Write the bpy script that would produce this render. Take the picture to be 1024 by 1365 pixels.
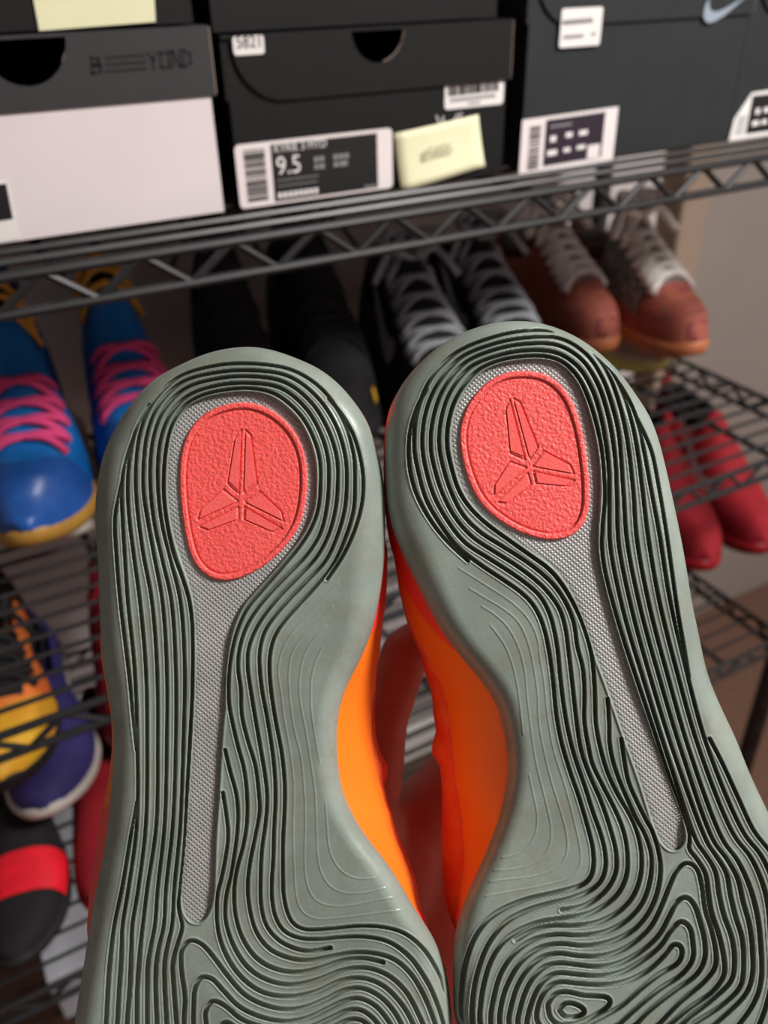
import bpy, bmesh, math, random
import numpy as np
from mathutils import Vector, Matrix

# ------------------------------------------------------------------ scene, camera, light
sc = bpy.context.scene
for o in list(bpy.data.objects):
    bpy.data.objects.remove(o)
col = sc.collection
F = 1143.0                       # focal length in pixels of the 1024 x 1365 frame
CAM = Vector((0.0, -0.58, 1.392))
AX = Vector((0.87639085, -0.48117375, -0.02027066))     # camera right
AY = Vector((-0.27434126, -0.46419554, -0.84217538))    # camera down
AZ = Vector((0.39582314, 0.74363588, -0.53882254))      # camera forward
camd = bpy.data.cameras.new('camera')
cam = bpy.data.objects.new('camera', camd)
col.objects.link(cam)
cam.matrix_world = Matrix(((AX.x, -AY.x, -AZ.x, CAM.x), (AX.y, -AY.y, -AZ.y, CAM.y), (AX.z, -AY.z, -AZ.z, CAM.z), (0, 0, 0, 1)))
camd.sensor_fit = 'VERTICAL'
camd.sensor_height = 36.0
camd.lens = 36.0 * F / 1365.0
camd.clip_start = 0.01
camd.dof.use_dof = True
camd.dof.focus_distance = 0.250
camd.dof.aperture_fstop = 11.0
sc.camera = cam

w = bpy.data.worlds.new('world')
sc.world = w
w.use_nodes = True
w.node_tree.nodes['Background'].inputs[0].default_value = (0, 0, 0, 1)
w.node_tree.nodes['Background'].inputs[1].default_value = 0.0

# the room's ceiling lamp, above and behind the photographer's right shoulder
LAMP = Vector((1.05, -1.10, 2.46))
ld = bpy.data.lights.new('ceiling_lamp_offscreen', 'AREA')
ld.shape = 'DISK'
ld.size = 0.42
ld.energy = 50.0
ld.color = (1.0, 0.975, 0.945)
lo = bpy.data.objects.new('ceiling_lamp_offscreen', ld)
col.objects.link(lo)
lo.location = LAMP - Vector((0, 0, 0.075))

sc.view_settings.view_transform = 'Standard'
sc.view_settings.look = 'None'
sc.view_settings.gamma = 1.0
sc.view_settings.use_curve_mapping = False
sc.view_settings.exposure = 0.25

R_ = random.Random(7)

# ------------------------------------------------------------------ helpers
def ray(px, py):
    return AZ + AX * ((px - 512.0) / F) + AY * ((py - 682.5) / F)

def at_y(px, py, y):
    d = ray(px, py)
    return CAM + d * ((y - CAM.y) / d.y)

def at_z(px, py, z):
    d = ray(px, py)
    return CAM + d * ((z - CAM.z) / d.z)

def at_d(px, py, dep):
    return CAM + ray(px, py) * dep

def smooth(x):
    x = np.clip(x, 0, 1)
    return x * x * (3 - 2 * x)

def tag(o, label=None, cat=None, group=None, kind=None):
    if label: o['label'] = label
    if cat: o['category'] = cat
    if group: o['group'] = group
    if kind: o['kind'] = kind
    return o

def link(o, parent=None):
    col.objects.link(o)
    if parent is not None:
        o.parent = parent
    return o

def empty(name, M=None):
    o = bpy.data.objects.new(name, None)
    o.empty_display_size = 0.05
    col.objects.link(o)
    if M is not None:
        o.matrix_world = M
    return o

def mesh_obj(name, verts, faces, mat, parent=None, smooth_shade=True):
    me = bpy.data.meshes.new(name)
    me.from_pydata([tuple(v) for v in verts], [], faces)
    me.validate()
    me.update()
    if mat:
        me.materials.append(mat)
    if smooth_shade:
        me.shade_smooth()
    o = bpy.data.objects.new(name, me)
    return link(o, parent)

class MB:
    """collects simple shapes into one mesh"""
    def __init__(self):
        self.v = []; self.f = []
    def add(self, v, f):
        b = len(self.v)
        self.v += [tuple(p) for p in v]
        self.f += [tuple(i + b for i in q) for q in f]
        return self
    def box(self, lo_, hi_):
        x0, y0, z0 = lo_; x1, y1, z1 = hi_
        return self.add([(x0,y0,z0),(x1,y0,z0),(x1,y1,z0),(x0,y1,z0),(x0,y0,z1),(x1,y0,z1),(x1,y1,z1),(x0,y1,z1)],
                        [(0,3,2,1),(4,5,6,7),(0,1,5,4),(1,2,6,5),(2,3,7,6),(3,0,4,7)])
    def tube(self, pts, r, n=8, cap=True, flat=None):
        pts = [Vector(p) for p in pts]
        rs = r if isinstance(r, (list, tuple)) else [r] * len(pts)
        rings = []
        up = None
        for i, p in enumerate(pts):
            t = (pts[min(i + 1, len(pts) - 1)] - pts[max(i - 1, 0)]).normalized()
            a = Vector((0, 0, 1)) if abs(t.z) < 0.9 else Vector((0, 1, 0))
            u = t.cross(a).normalized(); w_ = t.cross(u).normalized()
            k = flat or 1.0
            rings.append([p + (u * math.cos(q * 2 * math.pi / n) + w_ * (math.sin(q * 2 * math.pi / n) * k)) * rs[i] for q in range(n)])
        v = [q for rg in rings for q in rg]
        f = []
        for i in range(len(pts) - 1):
            for q in range(n):
                f.append((i * n + q, i * n + (q + 1) % n, (i + 1) * n + (q + 1) % n, (i + 1) * n + q))
        if cap:
            f.append(tuple(range(n))[::-1])
            f.append(tuple(range((len(pts) - 1) * n, len(pts) * n)))
        return self.add(v, f)
    def prism(self, poly, y0, y1):
        """polygon in x,z extruded along y"""
        n = len(poly)
        v = [(p[0], y0, p[1]) for p in poly] + [(p[0], y1, p[1]) for p in poly]
        f = [tuple(range(n)), tuple(range(n, 2 * n))[::-1]]
        for i in range(n):
            j = (i + 1) % n
            f.append((i, i + n, j + n, j))
        return self.add(v, f)
    def build(self, name, mat, parent=None, sm=False, bevel=0.0):
        o = mesh_obj(name, self.v, self.f, mat, parent, sm)
        bm = bmesh.new(); bm.from_mesh(o.data)
        bmesh.ops.recalc_face_normals(bm, faces=bm.faces)
        if bevel > 0:
            bmesh.ops.bevel(bm, geom=bm.edges[:], offset=bevel, segments=2, affect='EDGES', profile=0.5)
        bm.to_mesh(o.data); bm.free()
        return o

def copy_tree(o, parent=None):
    c = o.copy()
    col.objects.link(c)
    c.parent = parent
    for ch in list(o.children):
        copy_tree(ch, c)
    return c

# ------------------------------------------------------------------ materials
def lin(r, g, b):
    def c(x):
        x /= 255.0
        return x / 12.92 if x <= 0.04045 else ((x + 0.055) / 1.055) ** 2.4
    return (c(r), c(g), c(b), 1.0)

def material(name, colr, rough=0.6, var=0.12, scale=60.0, bump=0.0, bscale=400.0, metal=0.0, spec=0.5, sheen=0.0, sss=0.0, col2=None, fac=0.5, det=4.0):
    m = bpy.data.materials.new(name)
    m.use_nodes = True
    nt = m.node_tree
    b = nt.nodes['Principled BSDF']
    b.inputs['Roughness'].default_value = rough
    b.inputs['Metallic'].default_value = metal
    b.inputs['Specular IOR Level'].default_value = spec
    if sheen: b.inputs['Sheen Weight'].default_value = sheen
    if sss:
        b.inputs['Subsurface Weight'].default_value = sss
        b.inputs['Subsurface Scale'].default_value = 0.004
        b.inputs['Subsurface Radius'].default_value = (1.0, 0.35, 0.2)
    tc = nt.nodes.new('ShaderNodeTexCoord')
    nz = nt.nodes.new('ShaderNodeTexNoise')
    nz.inputs['Scale'].default_value = scale
    nz.inputs['Detail'].default_value = det
    nt.links.new(tc.outputs['Object'], nz.inputs['Vector'])
    rp = nt.nodes.new('ShaderNodeValToRGB')
    c1 = [max(0, x * (1 - var)) for x in colr[:3]] + [1]
    c2 = list(col2) if col2 else [min(1, x * (1 + var)) for x in colr[:3]] + [1]
    if col2: c1 = list(colr)
    rp.color_ramp.elements[0].position = 0.5 - fac * 0.4
    rp.color_ramp.elements[1].position = 0.5 + fac * 0.4
    rp.color_ramp.elements[0].color = c1
    rp.color_ramp.elements[1].color = c2
    nt.links.new(nz.outputs['Fac'], rp.inputs['Fac'])
    nt.links.new(rp.outputs['Color'], b.inputs['Base Color'])
    if bump:
        n2 = nt.nodes.new('ShaderNodeTexNoise')
        n2.inputs['Scale'].default_value = bscale
        n2.inputs['Detail'].default_value = 3
        nt.links.new(tc.outputs['Object'], n2.inputs['Vector'])
        bp = nt.nodes.new('ShaderNodeBump')
        bp.inputs['Strength'].default_value = bump
        bp.inputs['Distance'].default_value = 0.001
        nt.links.new(n2.outputs['Fac'], bp.inputs['Height'])
        nt.links.new(bp.outputs['Normal'], b.inputs['Normal'])
    return m

M = {}
M['wall'] = material('off_white_wall_paint', lin(196, 188, 187), 0.85, 0.03, 6, 0.15, 300)
M['door'] = material('taupe_door_paint', lin(142, 132, 125), 0.6, 0.04, 5, 0.05, 200)
M['casing'] = material('beige_door_casing', lin(150, 130, 114), 0.5, 0.05, 8)
M['floor'] = material('brown_carpet', lin(100, 71, 56), 0.95, 0.2, 90, 0.6, 700)
M['ceil'] = material('white_ceiling_paint', lin(235, 233, 228), 0.9, 0.02, 10)
M['wire'] = material('black_powder_coated_wire', lin(32, 32, 34), 0.42, 0.1, 90, spec=0.5)
M['card'] = material('black_box_card', lin(21, 20, 21), 0.55, 0.10, 30, 0.04, 300, spec=0.3)
M['card2'] = material('charcoal_lid_card', lin(52, 53, 55), 0.48, 0.08, 30, 0.04, 300)
M['cardgrey'] = material('dark_slate_box_card', lin(40, 43, 45), 0.55, 0.08, 30, 0.04, 300, spec=0.35)
M['kraft'] = material('raw_card_edge', lin(150, 130, 118), 0.8, 0.2, 120)
M['whitecard'] = material('white_box_card', lin(232, 222, 224), 0.55, 0.02, 20)
M['paper'] = material('white_sticker_paper', lin(238, 234, 232), 0.6, 0.02, 40)
M['pinkpaper'] = material('pale_pink_label_paper', lin(238, 228, 228), 0.6, 0.02, 40)
M['note'] = material('pale_yellow_note_paper', lin(238, 236, 196), 0.7, 0.02, 30)
M['ink'] = material('black_print', lin(22, 21, 23), 0.5, 0.05, 40)
M['plumink'] = material('dark_plum_print', lin(44, 32, 46), 0.5, 0.15, 40)
M['greyink'] = material('grey_print', lin(140, 138, 140), 0.6, 0.05, 40)
M['pencil'] = material('pencil_writing', lin(178, 178, 150), 0.7, 0.05, 40)
M['gloss'] = material('glossy_black_lettering', lin(36, 36, 38), 0.35, 0.05, 40)
M['silverprint'] = material('pale_blue_grey_print', lin(150, 162, 176), 0.45, 0.05, 40)
M['bulb'] = material('frosted_lamp_glass', lin(250, 245, 235), 0.5, 0.0, 10)
_b = M['bulb'].node_tree.nodes['Principled BSDF']
_b.inputs['Emission Color'].default_value = (1.0, 0.95, 0.88, 1)
_b.inputs['Emission Strength'].default_value = 4.0

# ------------------------------------------------------------------ the room
WY = 0.49
def struct(o):
    o['kind'] = 'structure'
    return o
struct(MB().box((-1.5, -2.6, -0.05), (2.6, WY + 0.12, 0.0)).build('floor', M['floor']))
struct(MB().box((-1.5, -2.6, 2.5), (2.6, WY + 0.12, 2.55)).build('ceiling', M['ceil']))
c0 = at_y(872, 310, WY).x
c1 = at_y(892, 330, WY).x
c2 = at_y(925, 330, WY).x
struct(MB().box((-1.5, WY, 0.0), (c0, WY + 0.12, 2.5)).build('wall_back', M['wall']))
struct(MB().box((c2 + 0.80, WY, 0.0), (2.6, WY + 0.12, 2.5)).build('wall_back_right', M['wall']))
struct(MB().box((c0, WY, 2.10), (c2 + 0.80, WY + 0.12, 2.5)).build('wall_back_above', M['wall']))
dr = struct(MB().box((c2, WY + 0.03, 0.006), (c2 + 0.80, WY + 0.07, 2.06)).build('door_1', M['door']))
tr = struct(MB().box((c0, WY + 0.045, 0.0), (c1, WY + 0.12, 2.10)).build('trim_1', M['casing']))
struct(MB().box((c1, WY - 0.018, 0.0), (c2, WY + 0.12, 2.06)).build('trim_2', M['casing'], bevel=0.005))
struct(MB().box((c1, WY - 0.018, 2.06), (c2 + 0.80, WY + 0.12, 2.10)).build('trim_3', M['casing'], bevel=0.005))
struct(MB().box((-1.5, WY - 0.014, 0.0), (c0, WY, 0.09)).build('baseboard_back', M['ceil'], bevel=0.004))
struct(MB().box((-1.6, -2.6, 0.0), (-1.5, WY + 0.12, 2.5)).build('wall_left', M['wall']))
struct(MB().box((2.6, -2.6, 0.0), (2.7, WY + 0.12, 2.5)).build('wall_right', M['wall']))
struct(MB().box((-1.6, -2.7, 0.0), (2.7, -2.6, 2.5)).build('wall_front', M['wall']))

def disc_loft(name, prof, mat, parent, n=32):
    v = []; f = []
    for (r, z) in prof:
        v += [(r * math.cos(2 * math.pi * i / n), r * math.sin(2 * math.pi * i / n), z) for i in range(n)]
    for k in range(len(prof) - 1):
        for i in range(n):
            f.append((k * n + i, k * n + (i + 1) % n, (k + 1) * n + (i + 1) % n, (k + 1) * n + i))
    f.append(tuple(range(n))); f.append(tuple(range((len(prof) - 1) * n, len(prof) * n)))
    return mesh_obj(name, v, f, mat, parent)
lamp = empty('ceiling_light_offscreen', Matrix.Translation(LAMP))
tag(lamp, 'round flush ceiling light with a frosted white shade', 'lamp')
disc_loft('lamp_base', [(0.23, 0.038), (0.235, 0.02), (0.23, -0.012)], M['casing'], lamp)
disc_loft('lamp_shade_offscreen', [(0.222, -0.008), (0.215, -0.03), (0.17, -0.05), (0.09, -0.06), (0.01, -0.063)], M['bulb'], lamp)

# ------------------------------------------------------------------ wire shelving
SX0, SX1, SY0, SY1 = -0.345, 0.885, -0.055, 0.395
SHELVES = [1.247, 0.922, 0.614, 0.300]
unit = empty('wire_shelving_unit', Matrix.Translation((0, 0, 0)))
tag(unit, 'black wire shelving rack loaded with shoes and shoe boxes', 'shelf')
def rod(x0, y0, z0, x1, y1, z1, r, n=8):
    return MB().tube([(x0, y0, z0), (x1, y1, z1)], r, n)
for (x, y) in ((SX0, SY0), (SX1, SY0), (SX0, SY1), (SX1, SY1)):
    m = MB().tube([(x, y, 0.012), (x, y, 1.86)], 0.0125, 12)
    for k in range(1, 36):
        m.tube([(x, y, 0.05 * k - 0.0008), (x, y, 0.05 * k + 0.0008)], 0.0131, 12)
    p = m.build('post', M['wire'], unit, True)
    p.data.shade_smooth()
    MB().tube([(x, y, 0.0), (x, y, 0.008), (x, y, 0.02)], [0.02, 0.02, 0.012], 12).build('levelling_foot', M['wire'], p)
def zigzag(a, b, z0, z1, pitch, r):
    a = Vector(a); b = Vector(b)
    n = max(2, int(round((b - a).length / pitch)))
    pts = []
    for i in range(2 * n + 1):
        p = a.lerp(b, i / (2 * n))
        pts.append((p.x, p.y, z1 if i % 2 else z0))
    m = MB()
    for i in range(len(pts) - 1):
        m.tube([pts[i], pts[i + 1]], r, 6)
    return m
wire_me = None
for zi, z in enumerate(SHELVES):
    m = MB()
    zt, zb = z, z - 0.0215
    for zz in (zt, zb):
        m.tube([(SX0, SY0, zz), (SX1, SY0, zz)], 0.0034, 8)
        m.tube([(SX0, SY1, zz), (SX1, SY1, zz)], 0.0034, 8)
        m.tube([(SX0, SY0, zz), (SX0, SY1, zz)], 0.0034, 8)
        m.tube([(SX1, SY0, zz), (SX1, SY1, zz)], 0.0034, 8)
    for (x, y) in ((SX0, SY0), (SX1, SY0), (SX0, SY1), (SX1, SY1)):
        m.tube([(x, y, zb - 0.008), (x, y, zt + 0.006)], 0.0165, 12)
    sh = m.build('shelf', M['wire'], unit)
    o1 = zigzag((-0.3165, SY0, 0), (0.8427, SY0, 0), zb, zt, 0.05796, 0.0026).build('truss_wire', M['wire'], sh)
    zigzag((-0.3165, SY1, 0), (0.8427, SY1, 0), zb, zt, 0.05796, 0.0026).build('truss_wire', M['wire'], sh)
    zigzag((SX0, SY0 + 0.016, 0), (SX0, SY1 - 0.016, 0), zb, zt, 0.06, 0.0026).build('truss_wire', M['wire'], sh)
    zigzag((SX1, SY0 + 0.016, 0), (SX1, SY1 - 0.016, 0), zb, zt, 0.06, 0.0026).build('truss_wire', M['wire'], sh)
    for bx in (0.78, 0.425, 0.07, -0.285):
        rod(bx, SY0, z - 0.0045, bx, SY1, z - 0.0045, 0.0036).build('cross_brace', M['wire'], sh)
    for k in range(1, 18):
        y = SY0 + 0.0247 * k
        if wire_me is None:
            ow = rod(SX0, 0, 0, SX1, 0, 0, 0.0022, 6).build('wire', M['wire'], sh)
            wire_me = ow.data
        else:
            ow = bpy.data.objects.new('wire', wire_me)
            link(ow, sh)
        ow.location = (0, y, z + 0.001)
ZTOP = {z: z + 0.0034 for z in SHELVES}
S1, S2, S3, S4 = [z + 0.0038 for z in SHELVES]

# ------------------------------------------------------------------ shoe boxes
def text_mesh(body, size, mat, parent, x, z, y, name='print', rot=0.0, sx=1.0, align='LEFT'):
    cu = bpy.data.curves.new('text', 'FONT')
    cu.body = body; cu.size = size; cu.align_x = align
    to = bpy.data.objects.new('text', cu)
    col.objects.link(to)
    dg = bpy.context.evaluated_depsgraph_get()
    me = bpy.data.meshes.new_from_object(to.evaluated_get(dg))
    bpy.data.objects.remove(to)
    c, s = math.cos(rot), math.sin(rot)
    for v in me.vertices:
        tx, tz = v.co.x * sx, v.co.y
        v.co = (x + tx * c - tz * s, y, z + tx * s + tz * c)
    me.materials.clear(); me.materials.append(mat)
    o = bpy.data.objects.new(name, me)
    return link(o, parent)

def rrect(x0, z0, x1, z1, r=0.0, rot=0.0, n=5):
    pts = []
    if r <= 0:
        pts = [(x0, z0), (x1, z0), (x1, z1), (x0, z1)]
    else:
        for (cx, cz, a0) in ((x1 - r, z0 + r, -90), (x1 - r, z1 - r, 0), (x0 + r, z1 - r, 90), (x0 + r, z0 + r, 180)):
            for k in range(n + 1):
                a = math.radians(a0 + 90.0 * k / n)
                pts.append((cx + r * math.cos(a), cz + r * math.sin(a)))
    if rot:
        mx, mz = (x0 + x1) / 2, (z0 + z1) / 2
        c, s = math.cos(rot), math.sin(rot)
        pts = [(mx + (x - mx) * c - (z - mz) * s, mz + (x - mx) * s + (z - mz) * c) for x, z in pts]
    return pts

def quad_at(pix, y):
    return [(p.x, p.z) for p in (at_y(a, b, y) for a, b in pix)]

def bilerp(q, u, v):
    """q: bl, br, tr, tl in x,z"""
    (ax, az), (bx, bz), (cx, cz), (dx, dz) = q
    x = (1 - u) * (1 - v) * ax + u * (1 - v) * bx + u * v * cx + (1 - u) * v * dx
    z = (1 - u) * (1 - v) * az + u * (1 - v) * bz + u * v * cz + (1 - u) * v * dz
    return (x, z)

def sheet(name, poly, y, mat, parent, th=0.0003):
    return MB().prism(poly, y - th, y).build(name, mat, parent)

def sub_sheet(name, q, rects, y, mat, parent, th=0.0002):
    m = MB()
    for (u0, v0, u1, v1) in rects:
        m.prism([bilerp(q, u0, v0), bilerp(q, u1, v0), bilerp(q, u1, v1), bilerp(q, u0, v1)], y - th, y)
    return m.build(name, mat, parent)

def swoosh_poly(x, z, L, H, rot=0.0):
    top = [(0.02, 0.62), (0.0, 0.42), (0.015, 0.2), (0.07, 0.05), (0.15, 0.0), (0.26, 0.03), (0.45, 0.2), (0.7, 0.55), (1.0, 1.0)]
    low = [(0.7, 0.66), (0.45, 0.44), (0.3, 0.36), (0.2, 0.36), (0.12, 0.46), (0.08, 0.66), (0.075, 0.86)]
    c, s = math.cos(rot), math.sin(rot)
    return [(x + u * L * c - v * H * s, z + u * L * s + v * H * c) for u, v in top + low]

BOX_D = 0.33
def shoe_box(label, x0, x1, z0, z1, lid_z, y0=0.0, body_mat='card', lid_mat='card', front_mat=None, lid_curve=None, hole=None, group='shoe boxes on the rack'):
    """lid_curve: None for a straight lid, else radius of the curved flap corner; hole: centre x, radius"""
    b = empty('shoe_box', Matrix.Translation(((x0 + x1) / 2, y0, z0)))
    tag(b, label, 'box', group)
    Mi = Matrix.Translation((-(x0 + x1) / 2, -y0, -z0))
    # hollow box; its front wall has the thumb notch, so the opening is dark because no light gets in
    zt_, w_ = z1 - 0.0025, 0.0018
    bm_ = MB()
    bm_.box((x0, y0, z0), (x1, y0 + BOX_D, z0 + w_))
    bm_.box((x0, y0 + w_, z0 + w_), (x0 + w_, y0 + BOX_D, zt_))
    bm_.box((x1 - w_, y0 + w_, z0 + w_), (x1, y0 + BOX_D, zt_))
    bm_.box((x0 + w_, y0 + BOX_D - w_, z0 + w_), (x1 - w_, y0 + BOX_D, zt_))
    fp = [(x0, z0 + w_), (x1, z0 + w_), (x1, zt_)]
    if hole:
        fp += [(hole[0] + (hole[1] + 0.0012) * math.cos(math.radians(-180 * k / 12)), zt_ + (hole[2] + 0.0008) * math.sin(math.radians(-180 * k / 12))) for k in range(13)]
    fp += [(x0, zt_)]
    bm_.prism(fp, y0, y0 + w_)
    body = bm_.build('box_body', M[body_mat], b)
    e = 0.0022
    if front_mat:
        sheet('front_panel', rrect(x0 + 0.001, z0 + 0.001, x1 - 0.001, lid_z), y0 - 0.0006, M[front_mat], b, 0.0006)
    # lid: top sheet, side walls and a front flap with the thumb hole cut out
    xa, xb = x0 - e, x1 + e
    lm = MB()
    lm.box((xa, y0 - e, z1 - 0.002), (xb, y0 + BOX_D + e, z1))
    lm.box((xa, y0, lid_z + 0.002), (x0 - 0.0002, y0 + BOX_D + e, z1 - 0.002))
    lm.box((x1 + 0.0002, y0, lid_z + 0.002), (xb, y0 + BOX_D + e, z1 - 0.002))
    lm.box((xa, y0 + BOX_D + 0.0002, lid_z + 0.002), (xb, y0 + BOX_D + e, z1 - 0.002))
    poly = []
    if lid_curve:
        rx, rz = lid_curve
        for k in range(9):
            a = math.radians(180 + 90 * k / 8)
            poly.append((xa + 0.006 + rx + rx * math.cos(a), lid_z + rz + rz * math.sin(a)))
        poly += [(xb, lid_z)]
    else:
        poly += [(xa, lid_z), (xb, lid_z)]
    poly += [(xb, z1)]
    if hole:
        hx, hr, hz = hole
        for k in range(13):
            a = math.radians(0 - 180 * k / 12)
            poly.append((hx + hr * math.cos(a), z1 + hz * math.sin(a)))
    poly += [(xa, z1)] if not lid_curve else [(xa + 0.006, z1)]
    lm.prism(poly, y0 - 0.0024, y0 - 0.0006)
    lid = lm.build('lid', M[lid_mat], b)
    if hole:
        hx, hr, hz = hole
        rim = [(hx + hr * math.cos(math.radians(-180 * k / 16)), y0 - 0.0016, z1 + hz * math.sin(math.radians(-180 * k / 16))) for k in range(17)]
        MB().tube(rim[:8] if lid_curve else rim[2:4], 0.0007, 5).build('raw_edge', M['kraft'], lid)
    # worn card edges
    MB().tube([(xb, y0 - 0.0016, lid_z + 0.001), (xb, y0 - 0.0016, z1 - 0.001)], 0.0008, 5).build('raw_edge', M['kraft'], lid)
    for ch in list(b.children):
        ch.data.transform(Mi)
        for g in ch.children:
            g.data.transform(Mi)
    b['_x'] = 1
    del b['_x']
    b_parts = {'box': b, 'body': body, 'lid': lid, 'Mi': Mi}
    return b_parts

def put(bp, o, parent=None):
    """attach a finished world-space sheet (and its prints) to a box"""
    o.parent = parent or bp['box']
    o.data.transform(bp['Mi'])
    for g in o.children:
        g.data.transform(bp['Mi'])
    return o

ZB = S1 + 0.0008
# box with white end panel
xr = 0.192
b1 = shoe_box('shoe box with a plain white end panel under a charcoal lid', xr - 0.25, xr, ZB, 1.3625, 1.3235, 0.0, 'card', 'card2', 'whitecard', None, (at_y(26, 48, 0).x, 0.0245, 0.026), 'shoe boxes on the wire shelf')
yl = -0.0026
# BEYOND lettering on the lid
q = quad_at([(122, 98), (256, 88), (254, 66), (121, 77)], yl)
lt = MB()
def stroke(m, q, pts, wd, y, th=0.0002):
    for (a, b) in zip(pts[:-1], pts[1:]):
        pa = Vector(bilerp(q, *a)); pb = Vector(bilerp(q, *b))
        d = pb - pa
        if d.length < 1e-6: continue
        n = Vector((-d.y, d.x)).normalized() * wd / 2
        d.normalize()
        pa2, pb2 = pa - d * wd * 0.4, pb + d * wd * 0.4
        m.prism([tuple(pa2 - n), tuple(pb2 - n), tuple(pb2 + n), tuple(pa2 + n)], y - th, y)
sw = 0.0015
stroke(lt, q, [(0.01, 0), (0.01, 1), (0.075, 0.9), (0.075, 0.6), (0.02, 0.52), (0.09, 0.45), (0.09, 0.1), (0.01, 0)], sw, yl)
for v in (0.08, 0.5, 0.92):
    stroke(lt, q, [(0.15, v), (0.53, v)], sw, yl)
stroke(lt, q, [(0.57, 1), (0.61, 0.55), (0.65, 1)], sw, yl); stroke(lt, q, [(0.61, 0.55), (0.61, 0)], sw, yl)
stroke(lt, q, [(0.69, 0.05), (0.69, 0.95), (0.77, 0.95), (0.77, 0.05), (0.69, 0.05)], sw, yl)
stroke(lt, q, [(0.81, 0), (0.81, 1), (0.885, 0), (0.885, 1)], sw, yl)
stroke(lt, q, [(0.925, 0), (0.925, 1), (0.99, 0.8), (0.99, 0.2), (0.925, 0)], sw, yl)
put(b1, lt.build('lettering', M['gloss']))
q = quad_at([(-60, 333), (26, 318), (10, 241), (-60, 250)], -0.0013)
lab = sheet('size_label', q, -0.0013, M['paper'], None)
sub_sheet('label_panel', q, [(0.05, 0.36, 0.96, 0.96)], -0.0017, M['ink'], lab)
put(b1, lab)

# middle box
x2a, x2b = 0.2035, 0.4205
b2 = shoe_box('black shoe box with curved lid flap, a 9.5 size label and a yellow note', x2a, x2b, ZB, 1.3565, 1.3175, 0.0, 'card', 'card', None, (0.034, 0.036), (at_y(502, 30, 0).x, 0.0205, 0.0215), 'shoe boxes on the wire shelf')
q = quad_at([(312, 75), (353, 71), (351, 46), (309, 49)], yl)
s_ = sheet('number_sticker', rrect(q[0][0], (q[0][1] + q[1][1]) / 2, q[1][0], (q[2][1] + q[3][1]) / 2, 0.002), yl, M['paper'], None)
text_mesh('5821', 0.0098, M['ink'], s_, q[0][0] + 0.0018, (q[0][1] + q[1][1]) / 2 + 0.0040, yl - 0.0005, sx=0.92)
put(b2, s_)
q = quad_at([(593, 147), (671, 138), (670, 100), (592, 110)], -0.0006)
s_ = sheet('barcode_sticker', rrect(q[0][0], (q[0][1] + q[1][1]) / 2, q[1][0], (q[2][1] + q[3][1]) / 2 + 0.002, 0.0025), -0.0001, M['paper'], None)
rects = []
u = 0.07
while u < 0.92:
    wd = R_.choice([0.008, 0.014, 0.022])
    rects.append((u, 0.48, u + wd, 0.95)); u += wd + R_.choice([0.010, 0.014, 0.02])
sub_sheet('barcode', q, rects, -0.0006, M['ink'], s_)
sub_sheet('print', q, [(0.1 + 0.065 * k, 0.27, 0.145 + 0.065 * k, 0.39) for k in range(12)] + [(0.4, 0.12, 0.6, 0.18)], -0.0006, M['greyink'], s_)
put(b2, s_)
q = quad_at([(321, 278), (524, 251), (520, 171), (314, 193)], -0.0006)
s_ = sheet('size_label', rrect(q[0][0], (q[0][1] + q[1][1]) / 2, q[1][0], (q[2][1] + q[3][1]) / 2, 0.0035), -0.0001, M['pinkpaper'], None)
zl0, zl1 = (q[0][1] + q[1][1]) / 2, (q[2][1] + q[3][1]) / 2
qq = [(q[0][0], zl0), (q[1][0], zl0), (q[1][0], zl1), (q[0][0], zl1)]
sub_sheet('label_panel', qq, [(0.215, 0.045, 0.895, 0.945)], -0.0006, M['ink'], s_)
rects = []
v = 0.1
while v < 0.9:
    wd = R_.choice([0.010, 0.018, 0.03])
    rects.append((0.05, v, 0.175, v + wd)); v += wd + R_.choice([0.012, 0.016, 0.03])
sub_sheet('barcode', qq, rects, -0.0006, M['ink'], s_)
W_, H_ = q[1][0] - q[0][0], zl1 - zl0
X_ = lambda a: q[0][0] + W_ * a
Z_ = lambda a: zl0 + H_ * a
text_mesh('KYRIE 3 MTD', 0.0072, M['paper'], s_, X_(0.23), Z_(0.82), -0.0011, sx=0.95)
text_mesh('9.5', 0.0165, M['paper'], s_, X_(0.235), Z_(0.47), -0.0011, sx=0.95)
sub_sheet('print', qq, [(0.475, 0.60, 0.505, 0.68), (0.512, 0.60, 0.54, 0.68), (0.475, 0.48, 0.50, 0.56), (0.507, 0.48, 0.54, 0.56), (0.60, 0.60, 0.63, 0.68), (0.637, 0.60, 0.665, 0.68), (0.672, 0.60, 0.70, 0.68), (0.60, 0.48, 0.632, 0.56), (0.64, 0.48, 0.69, 0.56)], -0.0011, M['greyink'], s_)
sub_sheet('print', qq, [(0.235, 0.37, 0.50, 0.385), (0.235, 0.28, 0.49, 0.295), (0.80, 0.07, 0.88, 0.10)], -0.0011, M['greyink'], s_)
sub_sheet('print', qq, [(0.235 + 0.033 * k, 0.09, 0.258 + 0.033 * k, 0.18) for k in range(8)], -0.0011, M['paper'], s_)
put(b2, s_)
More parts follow.
